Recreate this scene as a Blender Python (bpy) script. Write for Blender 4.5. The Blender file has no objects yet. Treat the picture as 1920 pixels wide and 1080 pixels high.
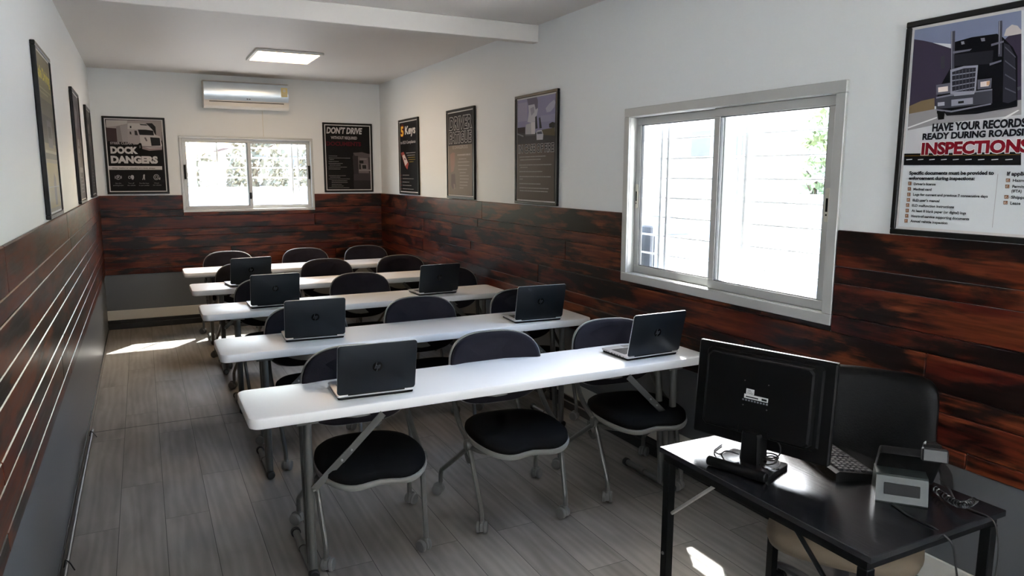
import bpy, math, random
from mathutils import Vector, Matrix
random.seed(7)
S = bpy.context.scene
COL = S.collection
PI = math.pi
R = math.radians

# ------------------------------------------------------------------ camera
CX, CZ, YAW, PITCH, ROLL, FPX = 0.4278, 1.7, 0.46977, 0.15523, 0.0024, 1357.3
W, L, H = 3.135, 8.978, 2.797          # room: left wall x=0, right wall x=W, far wall y=L
fw = Vector((math.sin(YAW)*math.cos(PITCH), math.cos(YAW)*math.cos(PITCH), -math.sin(PITCH)))
rt = Vector((math.cos(YAW), -math.sin(YAW), 0))
up = rt.cross(fw)
c_, s_ = math.cos(ROLL), math.sin(ROLL)
rt2, up2 = c_*rt + s_*up, -s_*rt + c_*up
cam_d = bpy.data.cameras.new('camera')
cam_d.sensor_width = 36.0
cam_d.lens = FPX/1920*36.0
cam_d.clip_start = 0.02
cam_d.clip_end = 400
cam = bpy.data.objects.new('camera', cam_d)
COL.objects.link(cam)
m3 = Matrix((rt2, up2, -fw)).transposed()
cam.matrix_world = Matrix.Translation((CX, 0, CZ)) @ m3.to_4x4()
S.camera = cam

# ------------------------------------------------------------------ light, sky, exposure
SUN_DIR = Vector((0.48, 0.677, 1.0)).normalized()      # towards the sun
world = bpy.data.worlds.new('sky'); S.world = world
world.use_nodes = True
wn = world.node_tree; wn.nodes.clear()
sky = wn.nodes.new('ShaderNodeTexSky'); sky.sky_type = 'NISHITA'; sky.sun_disc = False
sky.sun_elevation = math.asin(SUN_DIR.z); sky.sun_rotation = math.atan2(SUN_DIR.x, SUN_DIR.y)
sky.air_density = 1.2; sky.dust_density = 3.5; sky.ozone_density = 1.0
bg = wn.nodes.new('ShaderNodeBackground'); bg.inputs['Strength'].default_value = 0.55
wo = wn.nodes.new('ShaderNodeOutputWorld')
hs = wn.nodes.new('ShaderNodeHueSaturation'); hs.inputs['Saturation'].default_value = 1.1
wn.links.new(sky.outputs[0], hs.inputs['Color']); wn.links.new(hs.outputs[0], bg.inputs[0]); wn.links.new(bg.outputs[0], wo.inputs[0])
sun_d = bpy.data.lights.new('sun', 'SUN'); sun_d.energy = 10.0; sun_d.angle = R(0.6); sun_d.color = (1.0, 0.97, 0.93)
sun = bpy.data.objects.new('sun', sun_d); COL.objects.link(sun)
sun.rotation_euler = SUN_DIR.to_track_quat('Z', 'Y').to_euler()
sun.location = (6, 12, 12)
LAMP = 4.6          # ceiling panel emission
S.view_settings.view_transform = 'Standard'
S.view_settings.look = 'None'
S.view_settings.gamma = 1.0
S.view_settings.use_curve_mapping = False
S.view_settings.exposure = 2.6
S.cycles.max_bounces = 14
S.cycles.diffuse_bounces = 8
S.cycles.glossy_bounces = 4
S.cycles.transparent_max_bounces = 16
S.cycles.sample_clamp_indirect = 12
S.cycles.caustics_reflective = False
S.cycles.caustics_refractive = False
S.cycles.use_denoising = True

# ------------------------------------------------------------------ helpers
class MB:
    """collects geometry; build() links it as one mesh object"""
    def __init__(s): s.v = []; s.f = []; s.m = []; s.c = []; s.M = Matrix.Identity(4); s.mi = 0; s.col = None
    def at(s, loc=(0, 0, 0), rot=(0, 0, 0)):
        from mathutils import Euler
        s.M = Matrix.Translation(loc) @ Euler(rot).to_matrix().to_4x4(); return s
    def use(s, i): s.mi = i; return s
    def add(s, vs, fs):
        b = len(s.v)
        s.v += [tuple(s.M @ Vector(q)) for q in vs]
        for f in fs: s.f.append([b+i for i in f]); s.m.append(s.mi); s.c.append(s.col)
        return s
    def box(s, x0, x1, y0, y1, z0, z1, b=0.0):
        if b <= 0:
            vs = [(x, y, z) for z in (z0, z1) for y in (y0, y1) for x in (x0, x1)]
            return s.add(vs, [(0, 2, 3, 1), (4, 5, 7, 6), (0, 1, 5, 4), (2, 6, 7, 3), (0, 4, 6, 2), (1, 3, 7, 5)])
        b = min(b, (x1-x0)*.49, (y1-y0)*.49, (z1-z0)*.49)
        # chamfered box: 24 vertices
        vs = []; idx = {}
        X, Y, Z = (x0, x1), (y0, y1), (z0, z1)
        for i in (0, 1):
            for j in (0, 1):
                for k in (0, 1):
                    sx, sy, sz = (1, -1)[i], (1, -1)[j], (1, -1)[k]
                    idx[i, j, k, 0] = len(vs); vs.append((X[i], Y[j]+sy*b, Z[k]+sz*b))
                    idx[i, j, k, 1] = len(vs); vs.append((X[i]+sx*b, Y[j], Z[k]+sz*b))
                    idx[i, j, k, 2] = len(vs); vs.append((X[i]+sx*b, Y[j]+sy*b, Z[k]))
        fs = []
        for i in (0, 1): fs.append([idx[i, 0, 0, 0], idx[i, 1, 0, 0], idx[i, 1, 1, 0], idx[i, 0, 1, 0]][::(-1 if i == 0 else 1)])
        for j in (0, 1): fs.append([idx[0, j, 0, 1], idx[1, j, 0, 1], idx[1, j, 1, 1], idx[0, j, 1, 1]][::(1 if j == 0 else -1)])
        for k in (0, 1): fs.append([idx[0, 0, k, 2], idx[1, 0, k, 2], idx[1, 1, k, 2], idx[0, 1, k, 2]][::(-1 if k == 0 else 1)])
        for i in (0, 1):
            for j in (0, 1): fs.append([idx[i, j, 0, 0], idx[i, j, 0, 1], idx[i, j, 1, 1], idx[i, j, 1, 0]])
        for i in (0, 1):
            for k in (0, 1): fs.append([idx[i, 0, k, 0], idx[i, 0, k, 2], idx[i, 1, k, 2], idx[i, 1, k, 0]])
        for j in (0, 1):
            for k in (0, 1): fs.append([idx[0, j, k, 1], idx[0, j, k, 2], idx[1, j, k, 2], idx[1, j, k, 1]])
        for i in (0, 1):
            for j in (0, 1):
                for k in (0, 1): fs.append([idx[i, j, k, 0], idx[i, j, k, 1], idx[i, j, k, 2]])
        return s.add(vs, fs)
    def rings(s, rings, cap0=True, cap1=True):
        n = len(rings[0]); vs = [p for r in rings for p in r]; fs = []
        for k in range(len(rings)-1):
            for i in range(n):
                j = (i+1) % n
                fs.append((k*n+i, k*n+j, (k+1)*n+j, (k+1)*n+i))
        if cap0: fs.append(tuple(range(n))[::-1])
        if cap1: fs.append(tuple((len(rings)-1)*n+i for i in range(n)))
        return s.add(vs, fs)
    def slab(s, w, d, z0, z1, r, b=0.003, cx=0, cy=0, seg=6):
        """rounded rectangle plate, rounded in plan, softened edges"""
        def outline(ins, z):
            hw, hd, rr = w/2-ins, d/2-ins, max(r-ins, 1e-4)
            o = []
            for (sx, sy, a0) in ((1, 1, 0), (-1, 1, 90), (-1, -1, 180), (1, -1, 270)):
                for k in range(seg+1):
                    a = R(a0+90*k/seg)
                    o.append((cx+sx*(hw-rr)+rr*math.cos(a), cy+sy*(hd-rr)+rr*math.sin(a), z))
            return o
        b = min(b, (z1-z0)*.49)
        return s.rings([outline(b, z0), outline(b*.3, z0+b*.3), outline(0, z0+b), outline(0, z1-b), outline(b*.3, z1-b*.3), outline(b, z1)])
    def prism(s, pts, z0, z1):
        n = len(pts); a = sum(pts[i][0]*pts[(i+1) % n][1]-pts[(i+1) % n][0]*pts[i][1] for i in range(n))
        if a < 0: pts = pts[::-1]
        return s.rings([[(x, y, z0) for x, y in pts], [(x, y, z1) for x, y in pts]])
    def cyl(s, p0, p1, r0, r1=None, n=14, b=0.0):
        p0, p1 = Vector(p0), Vector(p1); r1 = r0 if r1 is None else r1
        d = (p1-p0); ln = d.length; d.normalize()
        u = d.orthogonal().normalized(); v = d.cross(u)
        def ring(t, r): return [tuple(p0+d*t+u*(r*math.cos(2*PI*i/n))+v*(r*math.sin(2*PI*i/n))) for i in range(n)]
        if b > 0: return s.rings([ring(0, r0-b), ring(b, r0), ring(ln-b, r1), ring(ln, r1-b)])
        return s.rings([ring(0, r0), ring(ln, r1)])
    def tube(s, pts, r, n=10, fil=0.0, seg=5, closed=False, flat=None):
        P = [Vector(p) for p in pts]
        if fil > 0 and len(P) > 2:
            Q = [P[0]]
            for i in range(1, len(P)-1):
                a, b, c = P[i-1], P[i], P[i+1]
                f = min(fil, (a-b).length*.48, (c-b).length*.48)
                s0, s1 = b+(a-b).normalized()*f, b+(c-b).normalized()*f
                for k in range(seg+1):
                    t = k/seg; Q.append(s0*(1-t)**2+b*2*t*(1-t)+s1*t*t)
            Q.append(P[-1]); P = Q
        m = len(P); T = []
        for i in range(m):
            if closed: d = P[(i+1) % m]-P[i-1]
            else: d = P[min(i+1, m-1)]-P[max(i-1, 0)]
            T.append(d.normalized())
        u = T[0].orthogonal().normalized() if abs(T[0].z) > .9 else T[0].cross(Vector((0, 0, 1))).normalized()
        rings = []
        for i in range(m):
            u = (u-T[i]*u.dot(T[i])).normalized(); v = T[i].cross(u)
            ru, rv = (r, r) if flat is None else flat
            rings.append([tuple(P[i]+u*(ru*math.cos(2*PI*k/n))+v*(rv*math.sin(2*PI*k/n))) for k in range(n)])
        if closed:
            rings.append(rings[0]); return s.rings(rings, False, False)
        return s.rings(rings)
    def lathe(s, prof, n=24, cx=0, cy=0):
        return s.rings([[(cx+r*math.cos(2*PI*i/n), cy+r*math.sin(2*PI*i/n), z) for i in range(n)] for r, z in prof])
    def ball(s, c, rx, ry, rz, n=14, m=8):
        rg = []
        for k in range(1, m):
            a = PI*k/m-PI/2
            rg.append([(c[0]+rx*math.cos(a)*math.cos(2*PI*i/n), c[1]+ry*math.cos(a)*math.sin(2*PI*i/n), c[2]+rz*math.sin(a)) for i in range(n)])
        return s.rings(rg)
    def bar(s, p0, p1, wd, th, side=(0, 0, 1)):
        """flat bar between two points; wd along side x dir, th along the other"""
        p0, p1 = Vector(p0), Vector(p1); d = (p1-p0).normalized()
        t = Vector(side); t = (t-d*t.dot(d)).normalized(); u = d.cross(t)
        rg = [[tuple(q+t*(th/2*a)+u*(wd/2*b)) for a, b in ((1, 1), (1, -1), (-1, -1), (-1, 1))] for q in (p0, p1)]
        return s.rings(rg)
    def build(s, name, mats, parent=None, smooth=35):
        me = bpy.data.meshes.new(name)
        me.from_pydata(s.v, [], s.f)
        if not isinstance(mats, (list, tuple)): mats = [mats]
        for m in mats: me.materials.append(m)
        me.polygons.foreach_set('material_index', s.m)
        if any(c is not None for c in s.c):
            at = me.color_attributes.new('Col', 'FLOAT_COLOR', 'CORNER')
            buf = []
            for f, c in zip(s.f, s.c): buf += list((c or (0, 0, 0))+(1.0,))*len(f)
            at.data.foreach_set('color', buf)
        me.validate()
        if smooth:
            me.polygons.foreach_set('use_smooth', [True]*len(me.polygons))
            me.set_sharp_from_angle(angle=R(smooth))
        me.update()
        o = bpy.data.objects.new(name, me); COL.objects.link(o)
        if parent is not None: o.parent = parent
        return o

def tag(o, label, cat, group=None):
    o['label'] = label; o['category'] = cat
    if group: o['group'] = group
    return o
def thing(name, label, cat, loc=(0, 0, 0), rz=0.0, group=None):
    o = bpy.data.objects.new(name, None); o.empty_display_size = .05; COL.objects.link(o)
    o.location = loc; o.rotation_euler = (0, 0, rz)
    return tag(o, label, cat, group)
def struct(name, mb, mats, parent=None, smooth=35):
    o = mb.build(name, mats, parent, smooth)
    o['kind'] = 'structure'
    return o
def dup(src, loc, rz, label, group=None):
    def cp(o, par):
        c = o.copy(); COL.objects.link(c)
        if par is not None:
            c.parent = par
        for ch in kids[o]: cp(ch, c)
        return c
    kids = {}
    def walk(o):
        kids[o] = list(o.children)
        for k in kids[o]: walk(k)
    walk(src)
    n = cp(src, None)
    n.location = loc; n.rotation_euler = (0, 0, rz); n['label'] = label
    if group: n['group'] = group
    return n

# ------------------------------------------------------------------ materials
def mat(name, col, rough=.5, metal=0.0, spec=.5, bump=0.0, bscale=60, sheen=0.0, coat=0.0, vary=0.0, vscale=8):
    m = bpy.data.materials.new(name); m.use_nodes = True
    nt = m.node_tree; b = nt.nodes['Principled BSDF']
    b.inputs['Base Color'].default_value = (*col, 1); b.inputs['Roughness'].default_value = rough
    b.inputs['Metallic'].default_value = metal; b.inputs['Specular IOR Level'].default_value = spec
    if sheen: b.inputs['Sheen Weight'].default_value = sheen; b.inputs['Sheen Roughness'].default_value = .4
    if coat: b.inputs['Coat Weight'].default_value = coat; b.inputs['Coat Roughness'].default_value = .1
    if bump or vary:
        tc = nt.nodes.new('ShaderNodeTexCoord')
    if bump:
        n = nt.nodes.new('ShaderNodeTexNoise'); n.inputs['Scale'].default_value = bscale; n.inputs['Detail'].default_value = 3
        bp = nt.nodes.new('ShaderNodeBump'); bp.inputs['Strength'].default_value = bump; bp.inputs['Distance'].default_value = .004
        nt.links.new(tc.outputs['Object'], n.inputs['Vector'])
        nt.links.new(n.outputs['Fac'], bp.inputs['Height']); nt.links.new(bp.outputs[0], b.inputs['Normal'])
    if vary:
        n2 = nt.nodes.new('ShaderNodeTexNoise'); n2.inputs['Scale'].default_value = vscale; n2.inputs['Detail'].default_value = 5
        nt.links.new(tc.outputs['Object'], n2.inputs['Vector'])
        mx = nt.nodes.new('ShaderNodeMix'); mx.data_type = 'RGBA'
        mx.inputs[6].default_value = (*[c*(1-vary) for c in col], 1); mx.inputs[7].default_value = (*[min(1, c*(1+vary)) for c in col], 1)
        nt.links.new(n2.outputs['Fac'], mx.inputs[0]); nt.links.new(mx.outputs[2], b.inputs['Base Color'])
    return m
def emit(name, col, st):
    m = bpy.data.materials.new(name); m.use_nodes = True; nt = m.node_tree; nt.nodes.clear()
    e = nt.nodes.new('ShaderNodeEmission'); o = nt.nodes.new('ShaderNodeOutputMaterial')
    e.inputs[0].default_value = (*col, 1); e.inputs[1].default_value = st; nt.links.new(e.outputs[0], o.inputs[0]); return m
def ramp(nt, fac, stops):
    r = nt.nodes.new('ShaderNodeValToRGB')
    e = r.color_ramp.elements
    while len(e) < len(stops): e.new(.5)
    for i, (p, c) in enumerate(stops): e[i].position = p; e[i].color = (*c, 1)
    nt.links.new(fac, r.inputs[0]); return r.outputs[0]
def wood_mat(name, rough=.3):
    """dark mahogany boards with burnt patches; boards run along local x"""
    m = bpy.data.materials.new(name); m.use_nodes = True; nt = m.node_tree; b = nt.nodes['Principled BSDF']
    N = nt.nodes.new; K = nt.links.new
    tc = N('ShaderNodeTexCoord'); geo = N('ShaderNodeNewGeometry')
    mul = N('ShaderNodeMath'); mul.operation = 'MULTIPLY'; mul.inputs[1].default_value = 37.0
    K(geo.outputs['Random Per Island'], mul.inputs[0])
    cb = N('ShaderNodeCombineXYZ'); K(mul.outputs[0], cb.inputs[0]); K(mul.outputs[0], cb.inputs[1]); K(mul.outputs[0], cb.inputs[2])
    add = N('ShaderNodeVectorMath'); add.operation = 'ADD'; K(tc.outputs['Object'], add.inputs[0]); K(cb.outputs[0], add.inputs[1])
    def noise(scl, sc, det, dist, rough=.55):
        mp = N('ShaderNodeMapping'); mp.inputs['Scale'].default_value = scl; K(add.outputs[0], mp.inputs[0])
        n = N('ShaderNodeTexNoise'); n.inputs['Scale'].default_value = sc; n.inputs['Detail'].default_value = det
        n.inputs['Distortion'].default_value = dist; n.inputs['Roughness'].default_value = rough; K(mp.outputs[0], n.inputs['Vector']); return n.outputs['Fac']
    burn = noise((2.7, 1, 9.0), 1.0, 5, .35, .58)
    streak = noise((3.4, 1, 48), 1.0, 5, .3)
    tone = noise((.9, 1, 5.0), 1.3, 3, .2)
    c1 = ramp(nt, streak, [(.22, (.036, .0070, .0040)), (.45, (.090, .0200, .0080)), (.62, (.145, .0380, .0140)), (.80, (.225, .067, .025))])
    c2 = ramp(nt, streak, [(.22, (.022, .0036, .0030)), (.5, (.058, .0085, .0052)), (.8, (.110, .0195, .0090))])
    mt = N('ShaderNodeMix'); mt.data_type = 'RGBA'; tf = ramp(nt, tone, [(.38, (0, 0, 0)), (.60, (1, 1, 1))]); K(tf, mt.inputs[0]); K(c2, mt.inputs[6]); K(c1, mt.inputs[7])
    dark = ramp(nt, streak, [(.2, (.0035, .0024, .0024)), (.8, (.0140, .0066, .0056))])
    bm = N('ShaderNodeMath'); bm.operation = 'MULTIPLY_ADD'; bm.inputs[1].default_value = .25; K(streak, bm.inputs[0]); K(burn, bm.inputs[2])
    bf = ramp(nt, bm.outputs[0], [(.565, (1, 1, 1)), (.68, (0, 0, 0))])
    mx = N('ShaderNodeMix'); mx.data_type = 'RGBA'; K(bf, mx.inputs[0]); K(mt.outputs[2], mx.inputs[6]); K(dark, mx.inputs[7])
    K(mx.outputs[2], b.inputs['Base Color'])
    rr = N('ShaderNodeMapRange'); rr.inputs['To Min'].default_value = rough-.06; rr.inputs['To Max'].default_value = rough+.12; K(streak, rr.inputs['Value']); K(rr.outputs[0], b.inputs['Roughness'])
    bp = N('ShaderNodeBump'); bp.inputs['Strength'].default_value = .25; bp.inputs['Distance'].default_value = .002; K(streak, bp.inputs['Height']); K(bp.outputs[0], b.inputs['Normal'])
    b.inputs['Specular IOR Level'].default_value = .22
    return m
def floor_mat():
    m = bpy.data.materials.new('grey_oak_floor'); m.use_nodes = True; nt = m.node_tree; b = nt.nodes['Principled BSDF']
    N = nt.nodes.new; K = nt.links.new
    tc = N('ShaderNodeTexCoord'); sp = N('ShaderNodeSeparateXYZ'); K(tc.outputs['Object'], sp.inputs[0])
    sw = N('ShaderNodeCombineXYZ')
    ox = N('ShaderNodeMath'); ox.operation = 'ADD'; ox.inputs[1].default_value = 10.133; K(sp.outputs['X'], ox.inputs[0])
    oy = N('ShaderNodeMath'); oy.operation = 'ADD'; oy.inputs[1].default_value = 10.55; K(sp.outputs['Y'], oy.inputs[0])
    K(oy.outputs[0], sw.inputs[0]); K(ox.outputs[0], sw.inputs[1])
    br = N('ShaderNodeTexBrick'); br.offset = .37; br.offset_frequency = 2; br.squash = 1
    br.inputs['Color1'].default_value = (0, 0, 0, 1); br.inputs['Color2'].default_value = (1, 1, 1, 1); br.inputs['Mortar'].default_value = (.5, .5, .5, 1)
    br.inputs['Scale'].default_value = 1; br.inputs['Mortar Size'].default_value = .0014; br.inputs['Mortar Smooth'].default_value = .2
    br.inputs['Brick Width'].default_value = 1.35; br.inputs['Row Height'].default_value = .203
    K(sw.outputs[0], br.inputs['Vector'])
    rv = N('ShaderNodeSeparateColor'); K(br.outputs['Color'], rv.inputs[0])
    ofs = N('ShaderNodeMath'); ofs.operation = 'MULTIPLY'; ofs.inputs[1].default_value = 23; K(rv.outputs[0], ofs.inputs[0])
    cb = N('ShaderNodeCombineXYZ'); K(ofs.outputs[0], cb.inputs[0]); K(ofs.outputs[0], cb.inputs[1])
    ad = N('ShaderNodeVectorMath'); ad.operation = 'ADD'; K(tc.outputs['Object'], ad.inputs[0]); K(cb.outputs[0], ad.inputs[1])
    def noise(scl, det, dist=0):
        mp = N('ShaderNodeMapping'); mp.inputs['Scale'].default_value = scl; K(ad.outputs[0], mp.inputs[0])
        n = N('ShaderNodeTexNoise'); n.inputs['Scale'].default_value = 1; n.inputs['Detail'].default_value = det; n.inputs['Distortion'].default_value = dist
        K(mp.outputs[0], n.inputs['Vector']); return n.outputs['Fac']
    g1 = noise((42, 2.2, 1), 5, .4); g2 = noise((7, 1.8, 1), 6, .6)
    mpw = N('ShaderNodeMapping'); mpw.inputs['Scale'].default_value = (6, .6, 1); K(ad.outputs[0], mpw.inputs[0])
    wv = N('ShaderNodeTexWave'); wv.wave_type = 'RINGS'; wv.rings_direction = 'Z'; wv.inputs['Scale'].default_value = 1.1; wv.inputs['Distortion'].default_value = 9; wv.inputs['Detail'].default_value = 3; wv.inputs['Detail Scale'].default_value = 1.2
    K(mpw.outputs[0], wv.inputs['Vector'])
    def ma(op, a, bb):
        q = N('ShaderNodeMath'); q.operation = op
        for i, x in enumerate((a, bb)):
            if isinstance(x, (int, float)): q.inputs[i].default_value = x
            else: K(x, q.inputs[i])
        return q.outputs[0]
    t = ma('ADD', ma('MULTIPLY', g1, .13), ma('ADD', ma('MULTIPLY', g2, .62), ma('ADD', ma('MULTIPLY', rv.outputs[0], .10), ma('MULTIPLY', wv.outputs['Fac'], .09))))
    col = ramp(nt, t, [(.30, (.142, .131, .118)), (.47, (.196, .183, .167)), (.64, (.255, .239, .219))])
    mx = N('ShaderNodeMix'); mx.data_type = 'RGBA'; K(br.outputs['Fac'], mx.inputs[0]); K(col, mx.inputs[6]); mx.inputs[7].default_value = (.03, .028, .026, 1)
    K(mx.outputs[2], b.inputs['Base Color'])
    b.inputs['Roughness'].default_value = .5; b.inputs['Specular IOR Level'].default_value = .2
    bp = N('ShaderNodeBump'); bp.inputs['Strength'].default_value = .2; bp.inputs['Distance'].default_value = .002
    K(ma('SUBTRACT', g1, ma('MULTIPLY', br.outputs['Fac'], 2)), bp.inputs['Height']); K(bp.outputs[0], b.inputs['Normal'])
    return m
def desk_mat():
    m = bpy.data.materials.new('black_desk_laminate'); m.use_nodes = True; nt = m.node_tree; b = nt.nodes['Principled BSDF']
    N = nt.nodes.new; K = nt.links.new
    tc = N('ShaderNodeTexCoord'); mp = N('ShaderNodeMapping'); mp.inputs['Scale'].default_value = (110, 5, 5); K(tc.outputs['Object'], mp.inputs[0])
    n = N('ShaderNodeTexNoise'); n.inputs['Scale'].default_value = 1; n.inputs['Detail'].default_value = 4; n.inputs['Distortion'].default_value = .6; K(mp.outputs[0], n.inputs['Vector'])
    K(ramp(nt, n.outputs['Fac'], [(.3, (.006, .006, .007)), (.7, (.014, .014, .016))]), b.inputs['Base Color'])
    b.inputs['Roughness'].default_value = .2; b.inputs['Specular IOR Level'].default_value = .6
    bp = N('ShaderNodeBump'); bp.inputs['Strength'].default_value = .18; bp.inputs['Distance'].default_value = .001; K(n.outputs['Fac'], bp.inputs['Height']); K(bp.outputs[0], b.inputs['Normal'])
    return m
def glass_mat():
    m = bpy.data.materials.new('window_glass'); m.use_nodes = True; nt = m.node_tree; nt.nodes.clear()
    N = nt.nodes.new; K = nt.links.new
    tr = N('ShaderNodeBsdfTransparent'); tr.inputs[0].default_value = (.93, .95, .95, 1)
    gl = N('ShaderNodeBsdfGlossy'); gl.inputs['Roughness'].default_value = .01
    lw = N('ShaderNodeLayerWeight'); lw.inputs[0].default_value = .5
    pw = N('ShaderNodeMath'); pw.operation = 'POWER'; pw.inputs[1].default_value = 5; K(lw.outputs['Facing'], pw.inputs[0])
    fr = N('ShaderNodeMath'); fr.operation = 'MULTIPLY_ADD'; fr.inputs[1].default_value = .9; fr.inputs[2].default_value = .04; K(pw.outputs[0], fr.inputs[0])
    mx = N('ShaderNodeMixShader'); o = N('ShaderNodeOutputMaterial')
    K(fr.outputs[0], mx.inputs[0]); K(tr.outputs[0], mx.inputs[1]); K(gl.outputs[0], mx.inputs[2]); K(mx.outputs[0], o.inputs[0]); return m
def ink_mat(name, rough):
    m = bpy.data.materials.new(name); m.use_nodes = True; nt = m.node_tree; b = nt.nodes['Principled BSDF']
    a = nt.nodes.new('ShaderNodeVertexColor'); a.layer_name = 'Col'; nt.links.new(a.outputs[0], b.inputs['Base Color'])
    b.inputs['Roughness'].default_value = rough; b.inputs['Specular IOR Level'].default_value = .03; return m

M = dict(
    wall=mat('white_wall_paint', (.715, .745, .755), .55, bump=.08, bscale=90),
    ceil=mat('ceiling_paint', (.64, .615, .59), .6, bump=.05, bscale=60),
    grey=mat('grey_dado_paint', (.088, .094, .100), .34, bump=.06, bscale=50),
    wood=wood_mat('mahogany_boards'),
    floor=floor_mat(), desk=desk_mat(), glass=glass_mat(), ink=ink_mat('print_ink', .35),
    skirt=mat('cream_skirting', (.55, .54, .49), .5), blackrail=mat('black_floor_rail', (.010, .010, .011), .5),
    alu=mat('grey_aluminium', (.46, .47, .46), .42, .25), alu_dark=mat('gasket_rubber', (.03, .03, .03), .6),
    cream=mat('cream_latch_plastic', (.62, .6, .5), .45), blackp=mat('black_plastic', (.004, .004, .0043), .42, spec=.12),
    tabletop=mat('white_moulded_plastic', (.86, .865, .87), .38, bump=.05, bscale=220),
    steel=mat('grey_powder_coated_steel', (.095, .095, .088), .36, .2), bolt=mat('bolt_zinc', (.3, .3, .29), .4, .8),
    rubber=mat('black_rubber', (.012, .012, .012), .6),
    fabric=mat('black_seat_fabric', (.0045, .0045, .005), .9, spec=.08, bump=.2, bscale=400, vary=.25),
    velour=mat('charcoal_back_fabric', (.0135, .012, .0165), .85, spec=.10, bump=.15, bscale=300, sheen=.04, vary=.55, vscale=9),
    shell=mat('light_grey_shell', (.20, .20, .187), .45), caster=mat('grey_caster_plastic', (.13, .13, .125), .5),
    lid=mat('slate_laptop_lid', (.030, .034, .040), .42, .8), silver=mat('silver_aluminium', (.55, .55, .56), .35, .7),
    key=mat('black_keys', (.01, .01, .011), .45), logo=mat('glossy_black_badge', (.004, .004, .005), .15),
    screen=mat('dark_screen', (.004, .004, .005), .12),
    frame=mat('black_picture_frame', (.008, .008, .008), .35, spec=.25), whiteink=mat('white_print_border', (.58, .57, .56), .3),
    acw=mat('cream_air_conditioner_plastic', (.66, .63, .58), .4), acs=mat('silver_mirror_panel', (.55, .62, .68), .3, .8),
    sticker=mat('yellow_energy_sticker', (.62, .52, .22), .5), lampf=mat('light_frame', (.6, .6, .58), .5),
    lamp=emit('led_diffuser', (1.0, .70, .42), LAMP),
    bars=mat('white_painted_bars', (.78, .78, .78), .5),
    tan=mat('tan_seat_fabric', (.13, .10, .066), .75, bump=.2, bscale=250), blackleather=mat('black_leatherette', (.0035, .0035, .0038), .5, spec=.12, bump=.12, bscale=180),
    base=mat('dark_chair_base', (.018, .018, .019), .4), chrome=mat('chrome', (.6, .6, .6), .15, 1.0), brace=mat('bare_steel_rod', (.62, .62, .6), .3, .8),
    deskmetal=mat('black_desk_frame', (.005, .005, .0052), .4, spec=.12), phone=mat('black_phone_plastic', (.004, .004, .0043), .38, spec=.15),
    stand=mat('grey_green_phone_stand', (.027, .034, .032), .4), label=mat('white_label', (.5, .5, .5), .5), cable=mat('black_cable', (.011, .011, .011), .45),
    ground=mat('pale_concrete_yard', (.30, .29, .28), .9, vary=.12, vscale=.4), apron=mat('white_concrete_apron', (.70, .69, .67), .9, vary=.06, vscale=.6), plaster=mat('white_outside_plaster', (.76, .76, .76), .9),  # apron kept bright to bounce light indoors
    roofred=mat('red_roof_tiles', (.050, .013, .009), .8), leaf=mat('pale_green_leaves', (.16, .145, .095), .8, vary=.5, vscale=3), leaf2=mat('sunlit_green_leaves', (.40, .46, .26), .8, vary=.3, vscale=3), bark=mat('brown_bark', (.12, .09, .06), .9),  # leaf2 is a lighter green used on one tree
    outgrey=mat('grey_outside_cabinet', (.12, .13, .15), .6), beige=mat('beige_outside_wall', (.13, .11, .085), .9), outpane=mat('dark_outside_window', (.12, .12, .13), .2),
    roofslab=mat('roof_sheet', (.5, .5, .5), .6), outwall=mat('outer_cladding', (.7, .7, .68), .6),
)

# ------------------------------------------------------------------ the room
Y0 = -1.7                       # wall behind the camera
TH = 0.10
ZG, ZW = 0.604, 1.466           # top of grey dado, top of boards
WIN1 = (2.185, 3.762, 1.048, 2.092)      # right wall: y0, y1, z0, z1
WIN3 = (-1.40, 0.177, 1.048, 2.092)      # unseen twin of the big window, added to account for light on near walls
WIN2 = (0.842, 2.283, 1.283, 2.110)      # far wall: x0, x1, z0, z1

struct('floor', MB().box(-.1, W+.1, Y0-.1, L+.1, -.06, 0), M['floor'], smooth=0)
struct('ceiling', MB().box(-.1, W+.1, Y0-.1, L+.1, H, H+.06), M['ceil'], smooth=0)
struct('roof', MB().box(-.5, W+.715, .95, L+.70, H+.065, H+.13), M['roofslab'], smooth=0)
struct('roof', MB().box(-.2, W+.14, Y0-.15, .948, H+.065, H+.12), M['roofslab'], smooth=0)  # eave cut short out of view to let more sun in
struct('trim_1', MB().box(0, W, 4.905, 4.985, 2.672, H, .004), M['ceil'])          # ceiling beam over the container joint

def wall(name, a0, a1, openings, put, out):
    """wall in its own (a, z) plane; put(mb, a0, a1, z0, z1) adds one block"""
    mb = MB()
    mb.use(0); a = a0
    for (o0, o1, z0, z1) in sorted(openings):
        if z0 <= ZG+.01: put(mb, a, o0, 0, ZG+.01); a = o1
    put(mb, a, a1, 0, ZG+.01)
    mb.use(1)
    cuts = sorted(openings); a = a0
    for (o0, o1, z0, z1) in cuts:
        put(mb, a, o0, ZG+.01, H); z0 > ZG+.02 and put(mb, o0, o1, ZG+.01, z0); put(mb, o0, o1, z1, H); a = o1
    put(mb, a, a1, ZG+.01, H)
    return struct(name, mb, [M['grey'], M['wall']], smooth=0)
WIN5 = (-1.48, -.12, .95, 2.15)       # unseen window added in the aisle wall to brighten the right wall
wall('wall_left', Y0, L, [WIN5], lambda mb, a, b, z0, z1: mb.box(-TH, 0, a, b, z0, z1), 0)
wall('wall_right', Y0, L, [WIN1, WIN3], lambda mb, a, b, z0, z1: mb.box(W, W+TH, a, b, z0, z1), 0)
wall('wall_back', -TH, W+TH, [WIN2], lambda mb, a, b, z0, z1: mb.box(a, b, L, L+TH, z0, z1), 0)
WIN4 = (.75, 2.65, 1.05, 2.10)       # unseen wide window added behind the camera for fill light
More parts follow.
